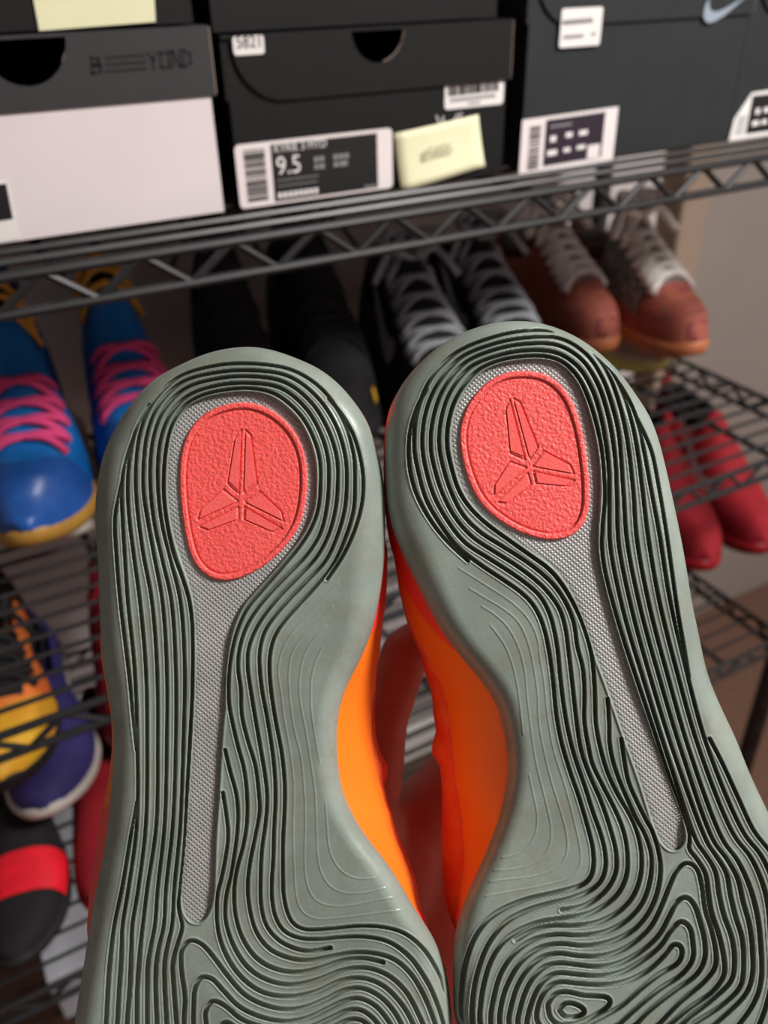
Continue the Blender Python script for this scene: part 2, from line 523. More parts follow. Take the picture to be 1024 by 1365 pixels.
# sticky note with pencilled number, curling off
q = quad_at([(533, 254), (645, 221), (639, 153), (526, 178)], -0.0015)
nv = []
NN = 8
for j in range(NN + 1):
    for i in range(NN + 1):
        x_, z_ = bilerp(q, i / NN, j / NN)
        nv.append((x_, -0.0012 - 0.003 * (1 - j / NN) ** 2 - 0.0008 * math.sin(5 * i / NN), z_))
nf = [(j * (NN + 1) + i, j * (NN + 1) + i + 1, (j + 1) * (NN + 1) + i + 1, (j + 1) * (NN + 1) + i) for j in range(NN) for i in range(NN)]
so_ = mesh_obj('sticky_note', nv, nf, M['note'])
md = so_.modifiers.new('solid', 'SOLIDIFY'); md.thickness = 0.0003
ang = math.atan2(q[1][1] - q[0][1], q[1][0] - q[0][0])
p_ = bilerp(q, 0.26, 0.42)
tm = text_mesh('#5686', 0.0125, M['pencil'], so_, p_[0], p_[1], -0.0042, rot=ang, sx=0.85)
put(b2, so_)
# torn white tape flecks
sf = MB()
for (a, b_, c, d) in ((585, 165, 581, 154), (590, 164, 590, 155), (604, 161, 610, 151), (611, 158, 615, 150)):
    pa, pb = at_y(a, b_, -0.0004), at_y(c, d, -0.0004)
    sf.prism([(pa.x, pa.z), (pa.x + 0.001, pa.z), (pb.x + 0.001, pb.z), (pb.x, pb.z)], -0.0007, -0.0003)
put(b2, sf.build('tape_scrap', M['paper']))

# right box
x3a, x3b = 0.4385, 0.6665
b3 = shoe_box('dark slate shoe box with a pale tick mark on its lid and a plum label', x3a, x3b, ZB, 1.389, 1.3505, 0.0, 'cardgrey', 'cardgrey', None, (0.034, 0.036), (at_y(872, 0, 0).x, 0.0195, 0.0215), 'shoe boxes on the wire shelf')
sp = swoosh_poly(at_y(936, 30, yl).x, at_y(936, 31, yl).z, 0.052, 0.0215, 0.0)
put(b3, sheet('tick_mark', sp, yl, M['silverprint'], None))
q = quad_at([(745, 64), (799, 60), (797, 8), (742, 13)], yl)
s_ = sheet('white_sticker', rrect(q[0][0], (q[0][1] + q[1][1]) / 2, q[1][0], (q[2][1] + q[3][1]) / 2, 0.002), yl, M['paper'], None)
sub_sheet('print', q, [(0.12 + 0.075 * k, 0.60, 0.175 + 0.075 * k, 0.72) for k in range(10)] + [(0.12, 0.24, 0.6, 0.32), (0.82, 0.27, 0.9, 0.35)], yl - 0.0005, M['greyink'], s_)
put(b3, s_)
q = quad_at([(692, 234), (817, 213), (825, 142), (697, 160)], -0.0006)
s_ = sheet('size_label', q, -0.0001, M['pinkpaper'], None)
sub_sheet('label_panel', q, [(0.24, 0.10, 0.86, 0.94)], -0.0006, M['plumink'], s_)
rects = []
v = 0.08
while v < 0.85:
    wd = R_.choice([0.012, 0.02, 0.035])
    rects.append((0.08, v, 0.19, v + wd)); v += wd + R_.choice([0.014, 0.02, 0.035])
sub_sheet('barcode', q, rects, -0.0006, M['plumink'], s_)
sub_sheet('print', q, [(0.29, 0.53, 0.35, 0.64), (0.45, 0.57, 0.52, 0.66), (0.59, 0.57, 0.68, 0.66), (0.27, 0.28, 0.37, 0.38), (0.44, 0.30, 0.51, 0.38), (0.58, 0.31, 0.67, 0.39)], -0.0011, M['paper'], s_)
sub_sheet('print', q, [(0.70, 0.10, 0.83, 0.36)], -0.0012, M['pinkpaper'], s_)
sub_sheet('print', q, [(0.28, 0.79, 0.5, 0.83)], -0.0011, M['greyink'], s_)
put(b3, s_)

# box at the far right
x4a = 0.674
b4 = shoe_box('black shoe box with a worn corner and white size label next to the slate box', x4a, x4a + 0.205, ZB, 1.384, 1.347, 0.006, 'cardgrey', 'cardgrey', None, (0.034, 0.036), (x4a + 0.10, 0.0195, 0.0215), 'shoe boxes on the wire shelf')
q = quad_at([(972, 188), (1080, 172), (1084, 112), (1000, 124)], 0.0054)
s_ = sheet('size_label', [q[0], q[1], q[2], (q[3][0] + 0.003, q[3][1]), (q[0][0] + 0.002, q[0][1] + 0.018)], 0.0059, M['paper'], None)
sub_sheet('label_panel', [(q[0][0] + 0.02, q[0][1] + 0.004), (q[1][0], q[1][1] + 0.004), (q[2][0], q[2][1] - 0.004), (q[0][0] + 0.02, q[2][1] - 0.004)], [(0, 0, 1, 1)], 0.0054, M['ink'], s_)
zq0, zq1 = q[0][1], q[2][1]
sub_sheet('print', [(q[0][0] + 0.02, zq0), (q[1][0], zq0), (q[1][0], zq1), (q[0][0] + 0.02, zq1)], [(0.08, 0.5, 0.14, 0.62), (0.2, 0.52, 0.28, 0.62), (0.06, 0.26, 0.16, 0.36), (0.2, 0.27, 0.28, 0.36)], 0.0049, M['paper'], s_)
rects = [(0.12, 0.12 + 0.07 * k, 0.8, 0.15 + 0.07 * k) for k in range(6)]
sub_sheet('barcode', [(q[0][0] + 0.003, zq0), (q[0][0] + 0.019, zq0), (q[0][0] + 0.022, zq1), (q[0][0] + 0.006, zq1)], rects, 0.0054, M['greyink'], s_)
put(b4, s_)

# second tier
t1 = shoe_box('black shoe box with a pale yellow note, on top of the white-fronted box', -0.075, 0.1865, 1.3640, 1.478, 1.437, 0.002, 'card', 'card', None, None, (0.06, 0.024, 0.026), 'shoe boxes stacked on other boxes')
q = quad_at([(52, 41), (207, 29), (203, -40), (38, -34)], 0.0015)
s_ = sheet('sticky_note', q, 0.0012, M['note'], None, 0.0005)
put(t1, s_)
t2 = shoe_box('plain black shoe box on top of the box with the curved flap', 0.199, 0.412, 1.3580, 1.472, 1.432, 0.004, 'card', 'card', None, (0.034, 0.036), (0.30, 0.02, 0.02), 'shoe boxes stacked on other boxes')
t3 = shoe_box('plain black shoe box on top of the slate box', 0.444, 0.664, 1.3905, 1.503, 1.463, 0.004, 'card', 'card', None, (0.034, 0.036), (0.55, 0.02, 0.02), 'shoe boxes stacked on other boxes')
# ------------------------------------------------------------------ the held pair of basketball shoes
DS = 0.246          # distance of the sole faces from the lens
L_OUT = [(335,462),(362,466),(395,477.5),(425,491),(450,510),(472,535),(490,562),(502,600),(511,637),(513.2,675),(513.6,705),(513.6,725),(512,752),(505,802),(492,852),(475,890),(460,920),(452,948),(449,982),(451,1020),(457,1055),(470,1085),(490,1117),(512,1145),(532,1175),(546,1200),(563,1226),(576,1246),(588,1272),(596.5,1304),(601.5,1346),(603.5,1400),(604,1470),(597,1580),(570,1690),(515,1790),(440,1858),(350,1885),(255,1860),(170,1785),(118,1680),(96,1560),(93,1450),(98,1375),(105,1326),(111,1291),(119,1239),(127,1191),(135,1155),(141,1120),(146,1080),(150,1032),(151,982),(149,952),(144,922),(137,877),(134,840),(132,790),(130,740),(127,690),(128,660),(131,635),(138,605),(154,570),(175,537.5),(195,514),(215,499),(245,484),(275,471),(310,463.5)]
R_OUT_A = [(680,428),(655,431),(625,440),(595,455),(567,476),(545,500),(531,520),(520,545),(514,580),(512.5,610),(513.0,635),(515,668),(520,695),(528,718),(542,750),(562,790),(582,830),(600,857),(620,882),(640,906),(654,925),(665,947),(672,975),(676.5,1005),(676.5,1035),(672,1062),(665,1090),(655,1118),(640,1154),(622,1194),(611,1226),(606,1249),(604,1284),(604.5,1321),(608,1365)]
R_OUT_B = [(1099,1262),(1073,1190),(1047,1130),(1018,1070),(1000,1032),(980,982),(960,940),(943,897),(932,847),(922,800),(915,755),(905,702),(897,665),(887,620),(877,582),(865,552),(847,525),(827,497),(807,477),(782,457),(755,442),(725,431.5),(703,428)]

def T_lr(p):
    """left sole picture -> right sole picture (mirrored, turned)"""
    x, y = -(p[0] - 325) * 0.972, (p[1] - 655) * 0.972
    return (700 + x * 0.9664 + y * 0.2571, 610 - x * 0.2571 + y * 0.9664)
def T_rl(p):
    x, y = p[0] - 700, p[1] - 610
    a, b = x * 0.9664 - y * 0.2571, x * 0.2571 + y * 0.9664
    return (325 - a / 0.972, 655 + b / 0.972)

class TPS:
    def __init__(self, src, dst, base):
        self.base = base
        b = np.array([base(p) for p in src]); dst = np.array(dst, float)
        self.c = np.array(src, float)
        n = len(src)
        K = self.U(np.linalg.norm(self.c[:, None] - self.c[None], axis=2)) + np.eye(n) * 40.0
        P = np.hstack([np.ones((n, 1)), self.c])
        A = np.zeros((n + 3, n + 3)); A[:n, :n] = K; A[:n, n:] = P; A[n:, :n] = P.T
        Y = np.zeros((n + 3, 2)); Y[:n] = dst - b
        self.w = np.linalg.solve(A, Y)
    @staticmethod
    def U(r):
        return np.where(r > 0, r * r * np.log(np.maximum(r, 1e-9)), 0) * 1e-3
    def __call__(self, pts):
        pts = np.asarray(pts, float)
        k = self.U(np.linalg.norm(pts[:, None] - self.c[None], axis=2))
        r = k @ self.w[:-3] + self.w[-3] + pts @ self.w[-2:]
        return np.array([self.base(p) for p in pts]) + r
LM = [((325,655),(700,610)),((325,535),(670,498)),((238,630),(774,565)),((410,640),(618,617)),((307,775),(745,722)),
      ((262,1231),(897,1132)),((256,1261),(915,1150)),((270,1309),(915,1196)),((277,1339),(915,1228)),((441,1261),(749,1213)),((511,1280),(687,1253)),
      ((377,1176),(785,1109)),((362,1176),(799,1109)),((347,1176),(815,1109)),((330,1180),(832,1109)),((312,1184),(850,1112)),((302,1190),(863,1115)),((290,1190),(874,1118)),
      ((391,1238),(789,1170)),((588,1316),(618,1309)),((240,1234),(918,1131)),((206,1234),(951,1121)),((163,1234),(991,1110)),
      ((379,1040),(747,985)),((473,645),(554,637)),((153,690),(868,600)),((335,486),(662,450)),((484,640),(549,625))]
TLR = TPS([a for a, b in LM], [b for a, b in LM], T_lr)
TRL = TPS([b for a, b in LM], [a for a, b in LM], T_rl)

# keyhole shaped shank panel and medallion, traced on the left sole
KEY_L = [(335,523),(362,530),(395,557),(411,585),(419,612),(421,640),(419,672),(411,698),(398,720),(372,752),(345,782),(325,805),(312,832),(305,862),(301,900),(299,940),(295,990),(291,1060),(287,1120),(284,1190),(280,1212),(272,1226),(262,1231),(252,1226),(245,1212),(243,1190),(248,1130),(253,1060),(258,990),(261,930),(262,880),(261,830),(258,800),(250,770),(240,740),(230,705),(225,670),(224,640),(226,600),(233,570),(248,545),(270,532),(300,525)]
EGG_L = [(325,535),(350,540),(372,552),(392,572),(405,597),(410.5,627),(410,657),(405,687),(397,707),(382,728),(357,752),(330,768),(307,775),(287,774),(270,765),(256,747),(247,719),(242,690),(239,662),(238,630),(242,597),(252,572),(270,552),(295,540)]
# grooves: left-sole picture coordinates
TOPS = {1: [(221,600),(229,567),(246,541),(270,527),(300,520),(335,518),(368,526),(400,553),(417,582),(426,612),(427,645),(424,678),(415,703),(400,727),(374,758),(348,788),(330,810),(317,838),(309,868),(305,900),(305,937),(310,965),(317,995),(325,1025),(329,1060),(329,1095),(324,1127),(316,1157),(312,1184)],
        2: [(210,620),(214,585),(226,553),(250,528),(290,514),(335,511),(375,518),(408,545),(428,580),(437,612),(438,645),(435,678),(427,710),(410,738),(384,765),(360,790),(340,815),(327,838),(319,865),(317,890),(321,920),(322,952),(330,987),(340,1020),(345,1060),(346,1080),(340,1115),(333,1150),(330,1180)],
        3: [(200,620),(205,580),(219,545),(247,518),(290,505),(335,502),(380,510),(415,537),(438,575),(449,612),(450,645),(447,678),(438,712),(422,742),(396,770),(372,795),(352,820),(340,840),(331,865),(330,890),(334,920),(340,957),(347,997),(354,1040),(356,1065),(354,1095),(349,1132),(347,1176)],
        4: [(191,620),(196,578),(211,540),(242,510),(288,497),(335,494),(385,502),(422,529),(447,566),(460,608),(462,645),(459,680),(449,715),(434,747),(408,775),(384,800),(363,825),(352,843),(346,868),(346,892),(349,920),(355,952),(362,995),(366,1032),(367,1065),(365,1107),(364,1145),(362,1176)],
        5: [(181,620),(187,575),(203,537),(236,504),(286,488),(335,485),(390,494),(430,520),(457,560),(471,605),(473,645),(471,680),(460,717),(445,750),(420,782),(396,808),(377,830),(366,848),(360,870),(359,893),(361,920),(367,960),(375,1002),(379,1040),(379,1082),(377,1120),(377,1176)]}
LEFTS = {1: [(243,1234),(240,1222),(238,1205),(240,1184),(246,1120),(249,1060),(253,990),(256,930),(257,880),(256,830),(252,800),(243,770),(232,740),(224,705),(219,670),(218,640)],
         2: [(229,1234),(232,1184),(240,1100),(244,995),(246,890),(240,800),(228,750),(216,700),(211,660)],
         3: [(218,1234),(221,1184),(230,1100),(234,995),(234,890),(228,800),(217,750),(206,700),(201,660)],
         4: [(206,1234),(210,1184),(219,1100),(222,995),(222,890),(216,800),(205,740),(196,690),(191,655)],
         5: [(190,1234),(196,1184),(208,1100),(210,995),(209,890),(202,800),(191,740),(184,690),(181,655)],
         6: [(176,1234),(184,1184),(194,1100),(196,995),(194,890),(186,800),(178,740),(172,690),(170,650),(172,615),(178,582),(187,560),(199,540)],
         7: [(163,1234),(171,1184),(182,1100),(183,995),(179,890),(170,800),(166,740),(163,690),(162,655),(164,630),(170,605),(178,583)],
         8: [(182,1000),(178,965),(173,910),(167,860),(160,800),(155,740),(153,692),(157,665),(163,640)]}
EXTRA_L = [[(438,532),(455,552),(470,578),(480,610),(484,640),(482,672),(472,708),(456,742),(436,772)],
           [(300,1000),(307,1030),(314,1055),(317,1080),(316,1110),(312,1140),(307,1170),(302,1190)],
           [(297,1057),(302,1090),(304,1115),(300,1145),(294,1175),(290,1190)]]
# thin raised hairlines on the arch side
HAIR_L = [[(452,777),(420,810),(390,843),(376,868),(371,895),(375,924),(378,952),(387,1002),(392,1050),(391,1095),(392,1151),(396,1199),(403,1215),(418,1224),(456,1223),(496,1218),(536,1213)],
          [(445,807),(425,827),(405,847),(391,867),(386,887),(385,907),(387,935),(392,970),(401,1007),(405,1045),(407,1082),(406,1145),(407,1165),(411,1184),(421,1200),(438,1207),(466,1207),(501,1200),(526,1196)],
          [(435,834),(420,850),(407,870),(401,892),(399,915),(401,940),(407,970),(415,1020),(420,1057),(422,1107),(424,1145),(428,1162),(437,1178),(451,1188),(468,1191),(491,1189),(516,1183)],
          [(430,862),(420,885),(415,907),(415,945),(420,980),(427,1020)],
          [(434,1070),(436,1100),(438,1125),(443,1143),(455,1161),(475,1171),(502,1170)]]
# forefoot swirl: right-sole picture coordinates, each keyed to the groove it continues
SW = {5: [(785,1109),(790,1131),(791,1154),(787,1169),(775,1180),(745,1189),(702,1199),(672,1211),(650,1226),(632,1251),(622,1279),(617,1309),(616,1365),(640,1450),(720,1510),(800,1520),(900,1470),(965,1390)],
      4: [(799,1109),(806,1134),(807,1156),(801,1174),(785,1188),(760,1198),(730,1205),(697,1216),(672,1231),(652,1256),(640,1284),(632,1316),(630,1365),(650,1435),(720,1490),(790,1502),(880,1455),(945,1372)],
      3: [(815,1109),(821,1136),(821,1161),(812,1181),(795,1198),(775,1209),(749,1213)],
      2: [(832,1109),(836,1136),(835,1166),(825,1189),(807,1206),(782,1219),(752,1224),(720,1229),(690,1241),(670,1256),(655,1279),(646,1306),(641,1334),(640,1365),(660,1420),(720,1470),(785,1482),(870,1430),(925,1364)],
      1: [(850,1112),(855,1140),(853,1170),(842,1197),(822,1217),(795,1230),(765,1234),(735,1234),(710,1240),(687,1253)]}
SW_FREE = [[(863,1115),(868,1140),(866,1175),(855,1205),(835,1227),(808,1242),(775,1247),(740,1246),(710,1253),(685,1271),(668,1296),(659,1325),(654,1365),(670,1415),(720,1455),(780,1464),(850,1420),(918,1356)],
           [(874,1118),(880,1150),(877,1185),(865,1215),(845,1239),(815,1255),(780,1261),(745,1258),(718,1264),(695,1281),(680,1304),(670,1330),(666,1365),(680,1405),(725,1440),(775,1446),(830,1415),(893,1365)],
           [(878,1365),(908,1334),(938,1309),(953,1289),(954,1269),(948,1239),(940,1214),(935,1179),(928,1157),(915,1150),(903,1159),(893,1179),(883,1204),(868,1234),(848,1254),(823,1269),(798,1275),(768,1274),(745,1271),(722,1276),(703,1292),(690,1313),(682,1338),(678,1365),(692,1400),(730,1424),(775,1428),(825,1405),(878,1365)],
           [(848,1365),(863,1349),(898,1321),(928,1299),(939,1279),(939,1254),(933,1229),(925,1206),(915,1196),(903,1201),(893,1219),(878,1246),(853,1269),(825,1284),(798,1289),(768,1286),(745,1284),(727,1288),(711,1302),(700,1322),(693,1345),(690,1365),(702,1392),(735,1408),(775,1410),(848,1365)],
           [(825,1365),(848,1344),(878,1319),(908,1299),(923,1279),(923,1254),(919,1236),(908,1228),(895,1239),(880,1261),(855,1281),(828,1296),(800,1301),(768,1299),(745,1297),(730,1302),(718,1315),(710,1332),(704,1352),(702,1368),(715,1385),(740,1394),(775,1392),(825,1365)],
           [(783,1365),(805,1354),(828,1341),(853,1319),(878,1299),(903,1284),(909,1272),(907,1261),(898,1259),(885,1274),(863,1294),(835,1308),(805,1313),(768,1311),(747,1309),(733,1314),(723,1326),(716,1345),(716,1362),(730,1376),(755,1378),(783,1365)],
           [(730,1339),(737,1327),(752,1322),(777,1327),(812,1331),(813,1338),(795,1352),(770,1364),(745,1366),(733,1356),(730,1339)],
           [(745,1346),(752,1338),(765,1338),(780,1348),(770,1355),(752,1355),(745,1346)]]
LATS = {1: [(918,1131),(928,1144),(940,1164),(944,1191),(948,1216),(958,1246),(965,1279),(965,1299),(950,1321),(918,1344),(893,1365)],
        2: [(930,1125),(938,1136),(953,1161),(958,1191),(965,1221),(975,1249),(979,1279),(975,1306),(953,1329),(918,1356)],
        3: [(943,1124),(953,1139),(968,1164),(973,1191),(980,1221),(989,1251),(991,1284),(987,1314),(963,1339),(925,1364)],
        4: [(951,1121),(968,1144),(983,1171),(990,1201),(999,1234),(1003,1269),(1002,1304),(993,1326),(945,1372)],
        5: [(963,1119),(983,1147),(998,1179),(1008,1214),(1013,1249),(1014,1309),(1003,1340),(965,1390)],
        6: [(978,1113),(1000,1142),(1015,1174),(1023,1204),(1027,1250),(1028,1310),(1010,1370),(985,1410)],
        7: [(991,1110),(1014,1140),(1029,1172),(1038,1210),(1042,1260),(1042,1320),(1030,1390)],
        8: [(946,985),(962,1016),(984,1064),(1005,1108),(1028,1138),(1044,1172),(1053,1210),(1056,1270),(1056,1330)]}
LAT_LEFT = {1: [(240,1440),(235,1365),(231,1310),(230,1284),(235,1262)], 2: [(227,1440),(222,1365),(219,1310),(219,1284),(223,1260)],
            3: [(213,1440),(209,1365),(207,1310),(208,1284),(212,1260)], 4: [(198,1440),(196,1365),(196,1310),(197,1284),(201,1260)],
            5: [(182,1440),(182,1365),(183,1310),(185,1284),(187,1260)], 6: [(167,1440),(169,1365),(173,1310),(174,1284),(175,1260)],
            7: [(152,1440),(156,1365),(159,1310),(161,1284),(162,1260)], 8: [(136,1440),(141,1365),(144,1310),(146,1284),(152,1234),(163,1180),(173,1120),(182,1070)]}
for _k in range(1, 8):
    _p = LAT_LEFT[_k][0]
    LAT_LEFT[_k] = [(_p[0] + (_p[0] - 165) * 0.3 + 14, 1630), (_p[0] + (_p[0] - 165) * 0.12 + 3, 1530)] + LAT_LEFT[_k]
# the emblem on the medallion: six facets, left-sole picture coordinates
def _e(pts):
    return [(230 + x / 5.12, 530 + y / 5.12) for x, y in pts]
EMB_L = [_e([(470,218),(432,255),(378,590),(452,660)]), _e([(500,220),(535,260),(577,588),(487,655)]),
         _e([(345,625),(450,708),(172,835),(187,765)]), _e([(180,880),(450,745),(452,828),(240,905)]),
         _e([(595,640),(740,775),(760,845),(490,710)]), _e([(490,745),(748,895),(690,918),(485,828)])]

def spline(pts, step=0.8, closed=False):
    P = np.array(pts, float)
    if closed:
        P = np.vstack([P[-1], P, P[0], P[1]])
    else:
        P = np.vstack([2 * P[0] - P[1], P, 2 * P[-1] - P[-2]])
    out = []
    for i in range(1, len(P) - 2):
        p0, p1, p2, p3 = P[i - 1:i + 3]
        # centripetal Catmull-Rom
        t0 = 0; t1 = t0 + max(np.linalg.norm(p1 - p0), 1e-6) ** .5; t2 = t1 + max(np.linalg.norm(p2 - p1), 1e-6) ** .5; t3 = t2 + max(np.linalg.norm(p3 - p2), 1e-6) ** .5
        n = max(2, int(np.linalg.norm(p2 - p1) / step))
        t = (t1 + (t2 - t1) * np.arange(n) / n)[:, None]
        A1 = (t1 - t) / (t1 - t0) * p0 + (t - t0) / (t1 - t0) * p1
        A2 = (t2 - t) / (t2 - t1) * p1 + (t - t1) / (t2 - t1) * p2
        A3 = (t3 - t) / (t3 - t2) * p2 + (t - t2) / (t3 - t2) * p3
        B1 = (t2 - t) / (t2 - t0) * A1 + (t - t0) / (t2 - t0) * A2
        B2 = (t3 - t) / (t3 - t1) * A2 + (t - t1) / (t3 - t1) * A3
        out.append((t2 - t) / (t2 - t1) * B1 + (t - t1) / (t2 - t1) * B2)
    if not closed:
        out.append(P[-2:-1])
    return np.vstack(out)

def poly_line(pts, step=0.8, closed=True):
    P = np.array(pts + ([pts[0]] if closed else []), float)
    out = []
    for a, b in zip(P[:-1], P[1:]):
        n = max(2, int(np.linalg.norm(b - a) / step))
        out.append(a + (b - a) * (np.arange(n) / n)[:, None])
    return np.vstack(out)

def inside(poly, X, Y):
    poly = np.asarray(poly)
    res = np.zeros(X.shape, bool)
    n = len(poly)
    for i in range(n):
        x1, y1 = poly[i]; x2, y2 = poly[(i + 1) % n]
        if y1 == y2: continue
        c = ((y1 > Y) != (y2 > Y)) & (X < (x2 - x1) * (Y - y1) / (y2 - y1) + x1)
        res ^= c
    return res

def inside_grid(poly, xs, ys):
    """scanline version of inside() for a regular grid"""
    poly = np.asarray(poly); nxt = np.roll(poly, -1, 0)
    res = np.zeros((len(ys), len(xs)), bool)
    for r, y in enumerate(ys):
        c = (poly[:, 1] > y) != (nxt[:, 1] > y)
        if not c.any(): continue
        a, b = poly[c], nxt[c]
        xc_ = np.sort((b[:, 0] - a[:, 0]) * (y - a[:, 1]) / (b[:, 1] - a[:, 1]) + a[:, 0])
        res[r] = np.searchsorted(xc_, xs) % 2 == 1
    return res

def relax(P, sigma, closed=False):
    """smooth an evenly sampled line"""
    P = np.asarray(P, float); k = int(3 * sigma)
    if len(P) < 2 * k + 2 and not closed:
        k = max(1, (len(P) - 2) // 2); sigma = k / 3.0
    w_ = np.exp(-0.5 * (np.arange(-k, k + 1) / max(sigma, 1e-6)) ** 2); w_ /= w_.sum()
    if closed:
        Q = np.vstack([P[-k:], P, P[:k]])
    else:
        Q = np.vstack([2 * P[0] - P[k:0:-1], P, 2 * P[-1] - P[-2:-k - 2:-1]])
    return np.stack([np.convolve(Q[:, i], w_, 'valid') for i in range(2)], 1)

def even(P, step, closed=False):
    P = np.asarray(P, float)
    if closed: P = np.vstack([P, P[:1]])
    d = np.concatenate([[0], np.cumsum(np.linalg.norm(np.diff(P, axis=0), axis=1))])
    n = max(4, int(round(d[-1] / step)))
    t = np.linspace(0, d[-1], n + 1)
    if closed: t = t[:-1]
    return np.stack([np.interp(t, d, P[:, i]) for i in range(2)], 1)

def splat(xs, ys, pts, rad):
    """distance from every grid node to the nearest sample, up to rad; returns distance and nearest point"""
    nx, ny = len(xs), len(ys)
    D = np.full((ny, nx), rad, float)
    NXY = np.zeros((ny, nx, 2))
    dx, dy = xs[1] - xs[0], ys[1] - ys[0]
    kx, ky = int(rad / dx) + 1, int(rad / dy) + 1
    ix = np.round((pts[:, 0] - xs[0]) / dx).astype(int)
    iy = np.round((pts[:, 1] - ys[0]) / dy).astype(int)
    for oy in range(-ky, ky + 1):
        for ox in range(-kx, kx + 1):
            jx, jy = ix + ox, iy + oy
            ok = (jx >= 0) & (jx < nx) & (jy >= 0) & (jy < ny)
            if not ok.any(): continue
            a, b = jy[ok], jx[ok]
            p = pts[ok]
            d = np.hypot(xs[0] + b * dx - p[:, 0], ys[0] + a * dy - p[:, 1])
            order = np.argsort(-d)          # nearest written last
            a, b, d, p = a[order], b[order], d[order], p[order]
            better = d < D[a, b]
            a, b, d, p = a[better], b[better], d[better], p[better]
            D[a, b] = d
            NXY[a, b] = p
    return D, NXY

aX, aY, aZ, aC = (np.array(v) for v in (AX, AY, AZ, CAM))
def unproj(px, py, dep):
    px, py, dep = np.asarray(px, float), np.asarray(py, float), np.asarray(dep, float)
    d = aZ + np.multiply.outer((px - 512.0) / F, aX) + np.multiply.outer((py - 682.5) / F, aY)
    return aC + d * dep[..., None]

def np_mesh(name, V, quads, mat, parent, Minv, smooth_shade=True):
    V = np.asarray(V, float)
    mi = np.array(Minv)
    V = V @ mi[:3, :3].T + mi[:3, 3]
    me = bpy.data.meshes.new(name)
    quads = np.asarray(quads, np.int32)
    n = quads.shape[1]
    me.vertices.add(len(V)); me.vertices.foreach_set('co', V.astype(np.float32).ravel())
    me.loops.add(quads.size); me.loops.foreach_set('vertex_index', quads.ravel())
    me.polygons.add(len(quads))
    me.polygons.foreach_set('loop_start', np.arange(0, quads.size, n, dtype=np.int32))
    me.update(calc_edges=True)
    me.validate()
    if mat: me.materials.append(mat)
    if smooth_shade: me.shade_smooth()
    o = bpy.data.objects.new(name, me)
    return link(o, parent)

def grid_patch(outline, step, depth_fn, y_fine=1e9, coarse=8.0):
    """grid covering a closed outline; outer nodes are pulled onto the outline"""
    ol = np.asarray(outline)
    x0, y0 = ol.min(0) - 2 * step; x1, y1 = ol.max(0) + 2 * step
    xs = np.arange(x0, x1, step)
    ys = np.arange(y0, min(y1, y_fine), step)
    return xs, ys

# rubber with worn, dusty patches
def rubber():
    m = bpy.data.materials.new('grey_green_rubber'); m.use_nodes = True
    nt = m.node_tree; b = nt.nodes['Principled BSDF']
    b.inputs['Roughness'].default_value = 0.42
    b.inputs['Specular IOR Level'].default_value = 0.5
    tc = nt.nodes.new('ShaderNodeTexCoord')
    def noise(scale, det, rough=0.6):
        n = nt.nodes.new('ShaderNodeTexNoise'); n.inputs['Scale'].default_value = scale; n.inputs['Detail'].default_value = det
        n.inputs['Roughness'].default_value = rough
        nt.links.new(tc.outputs['Object'], n.inputs['Vector']); return n
    def ramp(n, p0, p1, c0_, c1_):
        r = nt.nodes.new('ShaderNodeValToRGB'); r.color_ramp.elements[0].position = p0; r.color_ramp.elements[1].position = p1
        r.color_ramp.elements[0].color = c0_; r.color_ramp.elements[1].color = c1_
        nt.links.new(n.outputs['Fac'], r.inputs['Fac']); return r
    base = ramp(noise(28, 5), 0.35, 0.68, lin(120, 131, 123), lin(146, 157, 148))
    dust = ramp(noise(45, 8, 0.75), 0.48, 0.62, (0, 0, 0, 1), (1, 1, 1, 1))
    mx = nt.nodes.new('ShaderNodeMix'); mx.data_type = 'RGBA'
    mx.inputs['B'].default_value = lin(122, 120, 104)
    mul = nt.nodes.new('ShaderNodeMath'); mul.operation = 'MULTIPLY'; mul.inputs[1].default_value = 0.5
    nt.links.new(dust.outputs['Color'], mul.inputs[0])
    nt.links.new(mul.outputs[0], mx.inputs['Factor'])
    nt.links.new(base.outputs['Color'], mx.inputs['A'])
    nt.links.new(mx.outputs['Result'], b.inputs['Base Color'])
    rr = nt.nodes.new('ShaderNodeMapRange'); rr.inputs['To Min'].default_value = 0.36; rr.inputs['To Max'].default_value = 0.6
    nt.links.new(dust.outputs['Color'], rr.inputs['Value']); nt.links.new(rr.outputs['Result'], b.inputs['Roughness'])
    bp = nt.nodes.new('ShaderNodeBump'); bp.inputs['Strength'].default_value = 0.12; bp.inputs['Distance'].default_value = 0.0005
    nt.links.new(noise(900, 3).outputs['Fac'], bp.inputs['Height']); nt.links.new(bp.outputs['Normal'], b.inputs['Normal'])
    return m
M['rubber'] = rubber()
